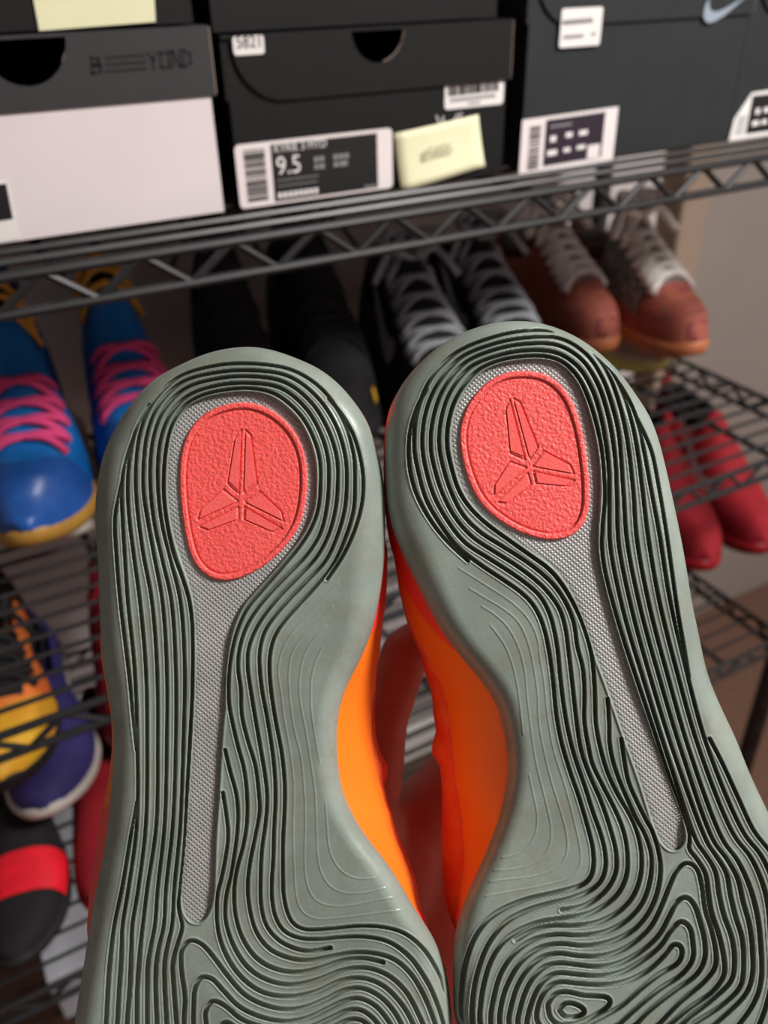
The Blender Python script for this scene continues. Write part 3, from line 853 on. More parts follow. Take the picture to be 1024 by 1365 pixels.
def knurl(name, c0_, c1_, scale, ang, strength, rough):
    m = material(name, c0_, rough, 0.05, 60, col2=c1_)
    nt = m.node_tree; b = nt.nodes['Principled BSDF']
    tc = nt.nodes.new('ShaderNodeTexCoord')
    hs = []
    for a in ang:
        mp = nt.nodes.new('ShaderNodeMapping'); mp.inputs['Rotation'].default_value = (0, 0, math.radians(a))
        nt.links.new(tc.outputs['Object'], mp.inputs['Vector'])
        wv = nt.nodes.new('ShaderNodeTexWave'); wv.inputs['Scale'].default_value = scale
        wv.inputs['Distortion'].default_value = 0.0
        nt.links.new(mp.outputs['Vector'], wv.inputs['Vector']); hs.append(wv)
    ad = nt.nodes.new('ShaderNodeMath'); ad.operation = 'MULTIPLY'
    nt.links.new(hs[0].outputs['Fac'], ad.inputs[0]); nt.links.new(hs[1].outputs['Fac'], ad.inputs[1])
    bp = nt.nodes.new('ShaderNodeBump'); bp.inputs['Strength'].default_value = strength; bp.inputs['Distance'].default_value = 0.0006
    nt.links.new(ad.outputs[0], bp.inputs['Height']); nt.links.new(bp.outputs['Normal'], b.inputs['Normal'])
    return m
M['shank'] = knurl('knurled_grey_rubber', lin(150, 150, 148), lin(166, 165, 164), 290.0, (40, -50), 0.5, 0.35)
M['egg'] = material('coral_rubber', lin(255, 96, 92), 0.4, 0.03, 70, 0.55, 1000)
M['emblem'] = material('coral_rubber_facets', lin(255, 104, 100), 0.4, 0.03, 70, 0.2, 1300)
M['orange'] = material('orange_arch_plate', lin(255, 122, 26), 0.45, 0.03, 40, 0.03, 500)
M['coral'] = material('coral_red_midsole', lin(250, 70, 56), 0.45, 0.04, 40, 0.03, 500)
M['knit'] = material('orange_red_knit', lin(250, 66, 26), 0.75, 0.2, 90, 0.5, 1400, col2=lin(255, 120, 50))
M['lining'] = material('black_shoe_lining', lin(24, 22, 24), 0.9, 0.1, 90)
M['lace_o'] = material('orange_laces', lin(255, 120, 60), 0.8, 0.1, 120, 0.4, 1500)

def interp(tab, y):
    a = sorted(tab)
    return np.interp(y, [t[0] for t in a], [t[1] for t in a])

MED_L = [(700,-8),(730,1),(760,3),(800,7),(850,15),(890,28),(920,40),(950,45),(985,48),(1020,52),(1055,54),(1085,50),(1117,38),(1145,28),(1175,20),(1200,13),(1230,2),(1250,-8)]
LAT_L = [(800,-10),(835,-2),(850,1),(880,2),(920,1),(1000,2),(1050,6),(1080,9),(1120,9),(1160,8),(1200,5),(1240,1),(1275,-8)]
KNIT_L = [(880,-6),(905,2),(950,4),(985,6),(1005,9),(1020,15),(1035,12),(1045,5),(1075,4),(1120,6),(1150,5),(1190,3),(1230,0),(1260,-8)]
MED_R = [(480,-8),(515,-3),(560,-1),(620,-1),(660,0),(697,3),(742,13),(785,27),(830,36),(867,44),(897,54),(925,63),(950,70),(1000,74),(1040,71),(1075,57),(1112,41),(1155,22),(1190,12),(1229,1),(1250,-8)]
LAT_R = [(400,-8),(2000,-8)]
KNIT_R = [(740,-2),(785,2),(830,4),(867,6),(900,14),(950,20),(975,20),(990,26),(1005,28),(1020,20),(1040,18),(1075,24),(1112,30),(1155,29),(1200,18),(1229,8),(1260,-6)]

def held_shoe(side):
    left = side == 'L'
    tl = (lambda p: np.asarray(p, float)) if left else (lambda p: TLR(p))
    tr = (lambda p: TRL(p)) if left else (lambda p: np.asarray(p, float))
    if left:
        ocp = L_OUT
    else:
        toe = [T_lr(p) for p in L_OUT[31:42]]
        ocp = R_OUT_A + toe + R_OUT_B
    O = relax(even(spline(ocp, 1.0, True), 2.0, True), 6.0, True)
    root_px = O.mean(0)
    toe_i = int(np.argmax(O[:, 1])); toe_px = O[toe_i]
    base = at_d(float(toe_px[0]), float(toe_px[1]), DS)
    Mw = Matrix.Translation(base)
    rot = Matrix(((AX.x, -AY.x, -AZ.x), (AX.y, -AY.y, -AZ.y), (AX.z, -AY.z, -AZ.z)))
    Mw = Mw @ rot.to_4x4()
    Mi = Mw.inverted()
    root = empty('basketball_shoe', Mw)
    # ------- grooves
    G = []
    for k in TOPS:
        if left:
            seg = [np.array(p, float) for p in LAT_LEFT[k]] + list(tl(LEFTS[k])) + list(tl(TOPS[k]))
            lat = []
        else:
            seg = list(tl(LEFTS[k]))[(1 if k == 1 else 2):] + list(tl(TOPS[k]))
            lat = list(tr(LATS[k]))[::-1]
        swr = list(tr(SW[k]))[1:]
        G.append(lat + seg + swr)
    for k in (6, 7):
        if left:
            G.append([np.array(p, float) for p in LAT_LEFT[k]] + list(tl(LEFTS[k])))
        else:
            G.append(list(tr(LATS[k]))[::-1] + list(tl(LEFTS[k]))[2:])
    G.append(list(tl(LEFTS[8])))
    G.append([np.array(p, float) for p in LAT_LEFT[8]] if left else list(tr(LATS[8])))
    G.append(list(tl(EXTRA_L[0])))
    G.append(list(tl(EXTRA_L[1])) + list(tr(SW_FREE[0]))[1:])
    G.append(list(tl(EXTRA_L[2])) + list(tr(SW_FREE[1]))[1:])
    for s_ in SW_FREE[2:]:
        G.append(list(tr(s_)))
    gpts = np.vstack([relax(even(spline(g, 0.7), 0.6), 6.0) for g in G])
    hpts = np.vstack([relax(even(spline(list(tl(h)), 0.7), 0.6), 8.0)[3:-3] for h in HAIR_L])
    key = relax(even(spline(list(tl(KEY_L)), 0.7, True), 0.7, True), 7.0, True)
    egg = relax(even(spline(list(tl(EGG_L)), 0.7, True), 0.7, True), 9.0, True)
    # ------- outsole height field
    st = 1.15
    YF = 1640.0 if left else 1545.0
    ol = O
    x0, y0 = ol.min(0) - 3 * st; x1, y1 = ol.max(0) + 3 * st
    xs = np.arange(x0, x1, st)
    ys = np.arange(y0, YF, st)
    Od = poly_line([tuple(p) for p in O], 0.8)
    RAD = 46.0
    # coarse distance to the rim, with the nearest rim point
    Dr, Nr = splat(xs, ys, Od, 8.0)
    XX, YY = np.meshgrid(xs, ys)
    ins = inside_grid(O, xs, ys)
    cs = 4.0
    xc = np.arange(x0, x1 + cs, cs); yc = np.arange(y0, y1 + cs, cs)
    Dc, _ = splat(xc, yc, poly_line([tuple(p) for p in O], 3.0), RAD + 6)
    # bilinear upsample of the coarse distance
    fx = np.clip((XX - xc[0]) / cs, 0, len(xc) - 1.001); fy = np.clip((YY - yc[0]) / cs, 0, len(yc) - 1.001)
    i0 = fx.astype(int); j0 = fy.astype(int); ax_ = fx - i0; ay_ = fy - j0
    Db = (Dc[j0, i0] * (1 - ax_) * (1 - ay_) + Dc[j0, i0 + 1] * ax_ * (1 - ay_) + Dc[j0 + 1, i0] * (1 - ax_) * ay_ + Dc[j0 + 1, i0 + 1] * ax_ * ay_)
    Db = np.where(Dr < 7.5, Dr, Db)
    Db = np.where(ins, Db, 0)
    # rounded rim: wider roll on the heel and inner side
    cx = np.interp(YY, [400, 1365], [325, 350]) if left else np.interp(YY, [400, 1365], [690, 850])
    medial = smooth(((XX - cx) if left else (cx - XX)) / 120.0)
    heel_y = 660 if left else 610
    roll = 30 + 16 * medial * smooth((heel_y + 260 - YY) / 200.0)
    tt = np.clip(1 - Db / roll, 0, 1)
    drop = 0.0085 * (1 - np.sqrt(np.clip(1 - tt ** 2, 0, 1)))
    Dg, _ = splat(xs, ys, gpts, 7.0)
    Dh, _ = splat(xs, ys, hpts, 4.0)
    Dk, _ = splat(xs, ys, key, 9.0)
    ink = inside_grid(key, xs, ys)
    swl = smooth((YY - 1225) / 60.0) if left else smooth((YY - 1120) / 80.0)
    gw = (2.0 + 0.7 * swl) if left else (2.15 + 0.75 * swl)
    groove = smooth((gw + 0.6 - Dg) / 1.2) * ((0.0024 if left else 0.0032) * (1 - 0.25 * swl))
    lip = np.exp(-((Dg - gw - 1.7) / 0.75) ** 2) * 0.00026
    hair = smooth((1.3 - Dh) / 1.2) * 0.0002
    sk = np.where(ink, -Dk, Dk)
    keydip = smooth((0.8 - sk) / 1.6) * 0.0022
    keylip = np.exp(-((sk - 2.6) / 1.3) ** 2) * 0.0004
    flat = smooth((sk - 0.5) / 1.5)
    rimfade = smooth((Db - 5) / 5.0) * smooth((YF - 4 - YY) / 10.0)
    z = drop + groove * flat * rimfade + keydip - (lip * flat + hair + keylip) * rimfade
    # steps of the terraces between grooves near the arch are left smooth
    use = ins.copy()
    cell = use[:-1, :-1] | use[1:, :-1] | use[:-1, 1:] | use[1:, 1:]
    outn = (~ins)
    PX, PY = XX.copy(), YY.copy()
    snap = outn & (Dr < 7.0)
    PX[snap] = Nr[..., 0][snap]; PY[snap] = Nr[..., 1][snap]
    zz = np.where(outn, 0.0085, z)
    jj, ii = np.nonzero(cell)
    nx = len(xs)
    q = np.stack([jj * nx + ii, (jj + 1) * nx + ii, (jj + 1) * nx + ii + 1, jj * nx + ii + 1], 1)
    used = np.unique(q)
    remap = np.full(XX.size, -1, np.int64); remap[used] = np.arange(len(used))
    V = unproj(PX.ravel()[used], PY.ravel()[used], DS + zz.ravel()[used])
    q = remap[q]
    # the toe end, with grooves running parallel to the rim
    tst = 2.4
    ysb = np.arange(YF - 2 * st, y1 + 3 * tst, tst); xsb = np.arange(x0, x1, tst)
    XB, YB = np.meshgrid(xsb, ysb)
    inb = inside_grid(O, xsb, ysb)
    DB, NB = splat(xsb, ysb, Od, 8.0)
    xq = np.arange(x0, x1 + 8, 8.0); yq = np.arange(ysb[0], ysb[-1] + 8, 8.0)
    XQ, YQ = np.meshgrid(xq, yq)
    Os = O[::2]
    DQ = np.sqrt(((XQ[..., None] - Os[:, 0]) ** 2 + (YQ[..., None] - Os[:, 1]) ** 2).min(-1))
    fx = np.clip((XB - xq[0]) / 8.0, 0, len(xq) - 1.001); fy = np.clip((YB - yq[0]) / 8.0, 0, len(yq) - 1.001)
    i0 = fx.astype(int); j0 = fy.astype(int); ax_ = fx - i0; ay_ = fy - j0
    DT = (DQ[j0, i0] * (1 - ax_) * (1 - ay_) + DQ[j0, i0 + 1] * ax_ * (1 - ay_) + DQ[j0 + 1, i0] * (1 - ax_) * ay_ + DQ[j0 + 1, i0 + 1] * ax_ * ay_)
    DT = np.where(DB < 7.5, DB, DT)
    zb_ = 0.0085 * (1 - np.sqrt(np.clip(1 - np.clip(1 - DT / 30.0, 0, 1) ** 2, 0, 1)))
    ph = np.abs(((DT - 40) / 14.0) % 1.0 - 0.5) * 14.0
    zb_ = zb_ + smooth((ph - 4.6) / 1.6) * 0.0014 * smooth((DT - 42) / 4) * smooth((YB - YF) / 14.0)
    PB, QB = XB.copy(), YB.copy(); sb = ~inb & (DB < 8)
    PB[sb] = NB[..., 0][sb]; QB[sb] = NB[..., 1][sb]
    zb_ = np.where(inb, zb_, 0.0085)
    cb = inb[:-1, :-1] | inb[1:, :-1] | inb[:-1, 1:] | inb[1:, 1:]
    jb, ib = np.nonzero(cb); nb = len(xsb)
    qb = np.stack([jb * nb + ib, (jb + 1) * nb + ib, (jb + 1) * nb + ib + 1, jb * nb + ib + 1], 1)
    ub = np.unique(qb); rb = np.full(XB.size, -1, np.int64); rb[ub] = np.arange(len(ub))
    q = np.vstack([q, rb[qb] + len(V)])
    V = np.vstack([V, unproj(PB.ravel()[ub], QB.ravel()[ub], DS + 0.0001 + zb_.ravel()[ub])])
    # skirt down to the midsole
    n = len(O)
    ctr = O.mean(0)
    nrm = np.roll(O, -1, 0) - np.roll(O, 1, 0)
    nrm = np.stack([nrm[:, 1], -nrm[:, 0]], 1); nrm /= np.linalg.norm(nrm, axis=1)[:, None]
    test = O + nrm * 6
    if inside(O, test[:, 0], test[:, 1]).mean() > 0.5: nrm = -nrm
    s0 = unproj(O[:, 0], O[:, 1], np.full(n, DS + 0.0085))
    s1 = unproj(O[:, 0] - nrm[:, 0] * 1.5, O[:, 1] - nrm[:, 1] * 1.5, np.full(n, DS + 0.0105))
    s2 = unproj(O[:, 0] - nrm[:, 0] * 6, O[:, 1] - nrm[:, 1] * 6, np.full(n, DS + 0.013))
    b0 = len(V)
    V = np.vstack([V, s0, s1, s2])
    sq = []
    for r in range(2):
        for i in range(n):
            j = (i + 1) % n
            sq.append((b0 + r * n + i, b0 + r * n + j, b0 + (r + 1) * n + j, b0 + (r + 1) * n + i))
    q = np.vstack([q, np.array(sq)])
    outs = np_mesh('outsole', V, q, M['rubber'], root, Mi)
    # ------- shank panel and medallion
    def patch(name, loop, stp, depth_fn, mat, parent):
        xs2 = np.arange(loop[:, 0].min() - 2 * stp, loop[:, 0].max() + 2 * stp, stp)
        ys2 = np.arange(loop[:, 1].min() - 2 * stp, loop[:, 1].max() + 2 * stp, stp)
        X2, Y2 = np.meshgrid(xs2, ys2)
        in2 = inside_grid(loop, xs2, ys2)
        D2, N2 = splat(xs2, ys2, poly_line([tuple(p) for p in loop], 0.6), 14.0)
        D2 = np.where(in2, D2, 0)
        sn = (~in2) & (D2 < 14)
        P2, Q2 = X2.copy(), Y2.copy()
        msk = (~in2) & (np.abs(N2).sum(-1) > 0)
        P2[msk] = N2[..., 0][msk]; Q2[msk] = N2[..., 1][msk]
        ce = in2[:-1, :-1] | in2[1:, :-1] | in2[:-1, 1:] | in2[1:, 1:]
        j2, i2 = np.nonzero(ce); n2 = len(xs2)
        qq_ = np.stack([j2 * n2 + i2, (j2 + 1) * n2 + i2, (j2 + 1) * n2 + i2 + 1, j2 * n2 + i2 + 1], 1)
        us = np.unique(qq_); rm = np.full(X2.size, -1, np.int64); rm[us] = np.arange(len(us))
        zz_ = depth_fn(X2, Y2, D2, xs2, ys2)
        return np_mesh(name, unproj(P2.ravel()[us], Q2.ravel()[us], DS + zz_.ravel()[us]), rm[qq_], mat, parent, Mi)
    keyin = spline(list(tl(KEY_L)), 3.0, True)
    patch('shank_panel', keyin, 3.0, lambda X, Y, D, a, b: 0.00135 - 0.0002 * smooth(D / 3.0), M['shank'], root)
    emb = [[tuple(p) for p in tl(e)] for e in EMB_L]
    epts = np.vstack([poly_line(e, 0.5) for e in emb])
    def eggz(X, Y, D, a, b):
        De, _ = splat(a, b, epts, 4.0)
        body = 0.0019 - 0.0017 * smooth(D / 2.5)
        rim = 0.00055 * smooth((D - 9.0) / 1.6)
        ring = 0.0007 * np.exp(-((D - 9.8) / 1.1) ** 2)
        return body + rim + ring + 0.0004 * smooth((1.5 - De) / 1.1)
    med = patch('heel_medallion', egg, 1.1, eggz, M['egg'], root)
    med['label'] = 'coral egg-shaped heel medallion with an embossed emblem'
    ev = []; ef = []
    for e in emb:
        e = np.array(e); c_ = e.mean(0)
        ins_ = c_ + (e - c_) * 0.95; ins2 = c_ + (e - c_) * 0.86
        b_ = len(ev)
        ev += list(unproj(ins_[:, 0], ins_[:, 1], np.full(len(e), DS + 0.0012)))
        ev += list(unproj(ins2[:, 0], ins2[:, 1], np.full(len(e), DS + 0.00055)))
        k = len(e)
        for i in range(k):
            ef.append((b_ + i, b_ + (i + 1) % k, b_ + k + (i + 1) % k, b_ + k + i))
        ef.append(tuple(b_ + k + i for i in range(k)))
    mi = np.array(Mi)
    ev = np.array(ev) @ mi[:3, :3].T + mi[:3, 3]
    mesh_obj('emblem', ev, ef, M['emblem'], med, False)
    # ------- midsole, arch plate and heel band, upper
    Oc = spline(ocp, 7.0, True)
    n = len(Oc)
    nr = np.roll(Oc, -1, 0) - np.roll(Oc, 1, 0)
    nr = np.stack([nr[:, 1], -nr[:, 0]], 1); nr /= np.linalg.norm(nr, axis=1)[:, None]
    test = Oc + nr * 8
    if inside(Oc, test[:, 0], test[:, 1]).mean() > 0.5: nr = -nr
    ti = int(np.argmax(Oc[:, 1])); hi_ = int(np.argmin(Oc[:, 1]))
    cxl = np.interp(Oc[:, 1], [430, 900, 1365, 1900], [325, 300, 350, 350]) if left else np.interp(Oc[:, 1], [420, 900, 1365, 1850], [690, 790, 850, 1000])
    med_side = (Oc[:, 0] > cxl) if left else (Oc[:, 0] < cxl)
    mo = interp(MED_L if left else MED_R, Oc[:, 1]); la = interp(LAT_L if left else LAT_R, Oc[:, 1])
    off = np.where(med_side, mo, la)
    hy = 500 if left else 470
    off = np.where(Oc[:, 1] < hy, np.minimum(off, -8), off)
    kn = np.where(med_side, interp(KNIT_L if left else KNIT_R, Oc[:, 1]), -10.0)
    # keep the direction of the visible flare sideways
    sgn = 1.0 if left else -1.0
    dirv = np.where((med_side & (mo > 0))[:, None], np.array([[sgn, 0.0]]), nr)
    K = 12
    rings = []
    for k in range(K + 1):
        t = k / K
        f_ = (1 - (1 - t) ** 1.25)
        o_ = -4 + (off + 4) * f_ + np.where(off > 8, np.sin(t * math.pi) * off * 0.05, 0)
        pp = Oc + dirv * o_[:, None]
        rings.append(unproj(pp[:, 0], pp[:, 1], np.full(n, DS + 0.008 + 0.019 * t)))
    def ring_mesh(name, rings_, mat, cap0=False, cap1=False):
        V = np.vstack(rings_); k = len(rings_)
        fs = []
        for a in range(k - 1):
            for i in range(n):
                j = (i + 1) % n
                fs.append((a * n + i, a * n + j, (a + 1) * n + j, (a + 1) * n + i))
        V2 = V @ mi[:3, :3].T + mi[:3, 3]
        if cap0: fs.append(tuple(range(n)))
        if cap1: fs.append(tuple(range((k - 1) * n, k * n))[::-1])
        o = mesh_obj(name, V2, fs, mat, root)
        bm = bmesh.new(); bm.from_mesh(o.data); bmesh.ops.recalc_face_normals(bm, faces=bm.faces); bm.to_mesh(o.data); bm.free()
        return o
    mid = ring_mesh('midsole', rings, M['orange'], True, True)
    mid['label'] = 'glossy orange arch section of the midsole'
    # coral band hugging the heel and the outer forefoot
    gy = (800, 858) if left else (735, 862)
    g = np.where(med_side, 1 - smooth((Oc[:, 1] - gy[0]) / (gy[1] - gy[0])), np.where(Oc[:, 1] < 760, 1.0, np.where(Oc[:, 1] > 1078, 1.0, 0.0)))
    if not left:
        g = np.where(med_side & (Oc[:, 1] < 735), 1.0, g)
        g = np.where(med_side, np.clip(1.05 - (Oc[:, 1] - 700) / 165.0, 0, 1), g)
    g = np.where(med_side & (Oc[:, 1] > 1215), 1.0, g)
    br = []
    for k in range(7):
        t = g * k / 6
        kk = np.clip((t * K), 0, K - 1e-6); a_ = kk.astype(int); fr = (kk - a_)[:, None]
        RR = np.array(rings)
        p = RR[a_, np.arange(n)] * (1 - fr) + RR[np.minimum(a_ + 1, K), np.arange(n)] * fr
        c3 = p.mean(0)
        outw = aX * nr[:, :1] + aY * nr[:, 1:]
        br.append(p + outw * 0.0005)
    ring_mesh('heel_band', br, M['coral'])['label'] = 'coral red band along the sole edge'
    # upper
    axis_y = (Oc[:, 1] - Oc[:, 1].min()) / (Oc[:, 1].max() - Oc[:, 1].min())
    H = np.interp(axis_y, [0, 0.1, 0.3, 0.45, 0.6, 0.8, 0.95, 1.0], [0.095, 0.098, 0.088, 0.070, 0.060, 0.050, 0.040, 0.034])
    cen = np.stack([cxl, Oc[:, 1]], 1)
    # centre line pulled in at toe and heel so the rings close
    a0, a1 = Oc[hi_], Oc[ti]
    dv = (a1 - a0) / np.linalg.norm(a1 - a0)
    tpar = np.clip((Oc - a0) @ dv, 70, np.linalg.norm(a1 - a0) - 90)
    width_c = []
    for i in range(n):
        # midpoint of the sole across the axis
        width_c.append(a0 + dv * tpar[i])
    cen = np.array(width_c)
    cen[:, 0] += (cxl - cen[:, 0]) * 0.6
    up = []
    base_px = Oc + dirv * (off - 1)[:, None]
    kside = base_px + np.where(med_side & (kn > 0), sgn, 0)[:, None] * np.array([[1.0, 0.0]]) * np.where(kn > 0, kn, 0)[:, None] + np.where((kn <= 0)[:, None], nr * kn[:, None] * 0.6, 0)
    sched = [(0.0, 0.0, 0.0), (0.12, 0.6, 0.0), (0.26, 1.0, 0.0), (0.42, 1.0, 0.03), (0.6, 0.8, 0.12), (0.78, 0.5, 0.25), (0.92, 0.2, 0.40), (1.0, 0.1, 0.52)]
    for (tz, kf, shr) in sched:
        pp = base_px * (1 - kf) + kside * kf
        pp = pp + (cen - pp) * shr
        dep = DS + 0.026 + (H - 0.026) * tz
        up.append(unproj(pp[:, 0], pp[:, 1], dep))
    upper = ring_mesh('upper', up, M['knit'], True, True)
    # collar opening on the far side of the shoe, a tongue and laces
    hc = a0 + dv * 330
    if True:
        th = np.arange(28) * 2 * math.pi / 28
        pv = np.array([-dv[1], dv[0]])
        def oval(c_, ra, rb, dep):
            pt = c_ + np.outer(np.cos(th) * ra, dv) + np.outer(np.sin(th) * rb, pv)
            return unproj(pt[:, 0], pt[:, 1], np.full(28, dep))
        V = np.vstack([oval(hc - dv * 60, 190, 95, DS + 0.090), oval(hc - dv * 60, 180, 88, DS + 0.1015), oval(hc - dv * 60, 160, 72, DS + 0.1015), oval(hc - dv * 60, 150, 66, DS + 0.092)]) @ mi[:3, :3].T + mi[:3, 3]
        fs = [(r * 28 + i, r * 28 + (i + 1) % 28, (r + 1) * 28 + (i + 1) % 28, (r + 1) * 28 + i) for r in range(3) for i in range(28)]
        fs.append(tuple(range(84, 112)))
        mesh_obj('collar', V, fs, M['lining'], root)
        for k in range(6):
            c_ = a0 + dv * (620 + 62 * k)
            yy = (620 + 62 * k) / np.linalg.norm(a1 - a0)
            dd = DS + float(np.interp(yy, [0, 0.1, 0.3, 0.45, 0.6, 0.8, 0.95], [0.095, 0.098, 0.088, 0.070, 0.060, 0.050, 0.040])) + 0.002
            pts = []
            for u_ in np.linspace(-1, 1, 7):
                p_ = c_ + pv * (u_ * 70) + dv * (u_ * 14 * (1 if k % 2 else -1)) + np.array([cxl.mean() * 0, 0])
                pts.append(Mi @ Vector(unproj(p_[0], p_[1], dd + 0.003 * (1 - u_ * u_))))
            MB().tube(pts, 0.0032, 6, flat=0.5).build('lace', M['lace_o'], root, True)
    return root
shL = held_shoe('L')
tag(shL, 'upright sole-out orange basketball shoe whose heel emblem stands straight, held against its tilted mate', 'shoe', 'pair of held basketball shoes')
shR = held_shoe('R')
tag(shR, 'leaning sole-out orange basketball shoe whose heel emblem is tilted, held against its mate', 'shoe', 'pair of held basketball shoes')
# ------------------------------------------------------------------ sneakers on the rack
def fabric(name, c, rough=0.75, col2=None, scale=80.0, bump=0.35, bs=900, fac=0.5, var=0.12, sheen=0.0):
    return material(name, c, rough, var, scale, bump, bs, col2=col2, fac=fac, sheen=sheen)
M['blue'] = fabric('bright_blue_mesh', lin(6, 108, 186), 0.55)
M['bluecap'] = fabric('royal_blue_toe_cap', lin(30, 82, 158), 0.4, bump=0.05)
M['gum'] = material('gum_rubber', lin(172, 128, 52), 0.5, 0.08, 40)
M['pink'] = fabric('pink_laces', lin(232, 72, 132), 0.8)
M['gold'] = fabric('gold_laces', lin(206, 150, 40), 0.8)
M['black'] = fabric('black_mesh', lin(15, 13, 16), 0.85)
M['blacksole'] = material('black_rubber', lin(18, 17, 19), 0.7, 0.1, 40)
M['purple'] = fabric('purple_trim', lin(84, 48, 150), 0.7)
M['yellow'] = fabric('yellow_trim', lin(222, 170, 40), 0.6)
M['greylace'] = fabric('grey_laces', lin(150, 152, 158), 0.8)
M['tick'] = material('silver_white_tick', lin(200, 202, 206), 0.4, 0.05, 60)
M['whitelace'] = fabric('white_laces', lin(235, 228, 222), 0.85)
M['greyknit'] = fabric('charcoal_flecked_knit', lin(70, 66, 66), 0.8, col2=lin(150, 146, 142), scale=260, fac=0.3)
M['gumbrown'] = material('amber_gum_rubber', lin(178, 104, 66), 0.5, 0.08, 40)
M['palesole'] = material('yellow_green_rubber', lin(206, 200, 120), 0.5, 0.08, 40)
M['pale'] = fabric('off_white_mesh', lin(214, 208, 196), 0.7)
M['white'] = fabric('white_mesh', lin(226, 222, 220), 0.7)
M['whitesole'] = material('grey_white_rubber', lin(186, 178, 170), 0.55, 0.06, 40)
M['yellowup'] = fabric('yellow_mesh', lin(236, 190, 42), 0.55, col2=lin(228, 150, 40), scale=22, fac=0.6)
M['orangeup'] = fabric('orange_red_overlay', lin(236, 92, 40), 0.6, col2=lin(240, 150, 60), scale=30, fac=0.6)
M['navy'] = fabric('navy_suede', lin(46, 38, 98), 0.75)
M['red'] = fabric('crimson_mesh', lin(138, 2, 22), 0.85)
M['redbright'] = fabric('bright_red_strap', lin(224, 20, 40), 0.55)
M['redsole'] = material('crimson_rubber', lin(138, 2, 22), 0.5, 0.08, 40)
def multi_knit():
    m = fabric('rainbow_flecked_knit', lin(150, 60, 50), 0.8)
    nt = m.node_tree; b = nt.nodes['Principled BSDF']
    tc = nt.nodes.new('ShaderNodeTexCoord'); mp = nt.nodes.new('ShaderNodeMapping')
    mp.inputs['Scale'].default_value = (24, 260, 90)
    nt.links.new(tc.outputs['Object'], mp.inputs['Vector'])
    nz = nt.nodes.new('ShaderNodeTexNoise'); nz.inputs['Scale'].default_value = 1.0; nz.inputs['Detail'].default_value = 2
    nt.links.new(mp.outputs['Vector'], nz.inputs['Vector'])
    r = nt.nodes.new('ShaderNodeValToRGB')
    els = r.color_ramp.elements
    els[0].position = 0.3; els[0].color = lin(84, 44, 60); els[1].position = 0.72; els[1].color = lin(120, 108, 66)
    for p, c in ((0.4, lin(150, 62, 58)), (0.48, lin(176, 92, 62)), (0.55, lin(124, 76, 70)), (0.63, lin(186, 82, 76))):
        e = els.new(p); e.color = c
    nt.links.new(nz.outputs['Fac'], r.inputs['Fac']); nt.links.new(r.outputs['Color'], b.inputs['Base Color'])
    return m
M['multi'] = multi_knit()

SS = np.array([0, .02, .06, .12, .2, .3, .4, .5, .6, .7, .8, .9, .96, 1.0])
SW_ = np.array([0, .017, .029, .039, .046, .050, .048, .043, .039, .037, .037, .034, .025, 0])
HS = np.array([0, .03, .08, .15, .25, .35, .45, .55, .62, .7, .8, .9, .97, 1])
HL = np.array([.0004, .024, .037, .045, .052, .064, .082, .098, .096, .082, .074, .080, .086, .05])
HM = np.array([.0004, .026, .040, .048, .056, .072, .098, .125, .135, .132, .128, .132, .130, .06])
HF = np.array([.0004, .018, .026, .030, .033, .036, .040, .044, .044, .042, .042, .044, .044, .03])

_ph = np.arccos(1 - 2 * SS[1:-1])
_cf = np.polyfit(_ph, SW_[1:-1] / np.sin(_ph), 6)
def last_width(s):
    p = math.acos(max(-1.0, min(1.0, 1 - 2 * s)))
    return float(np.polyval(_cf, p)) * math.sin(p)

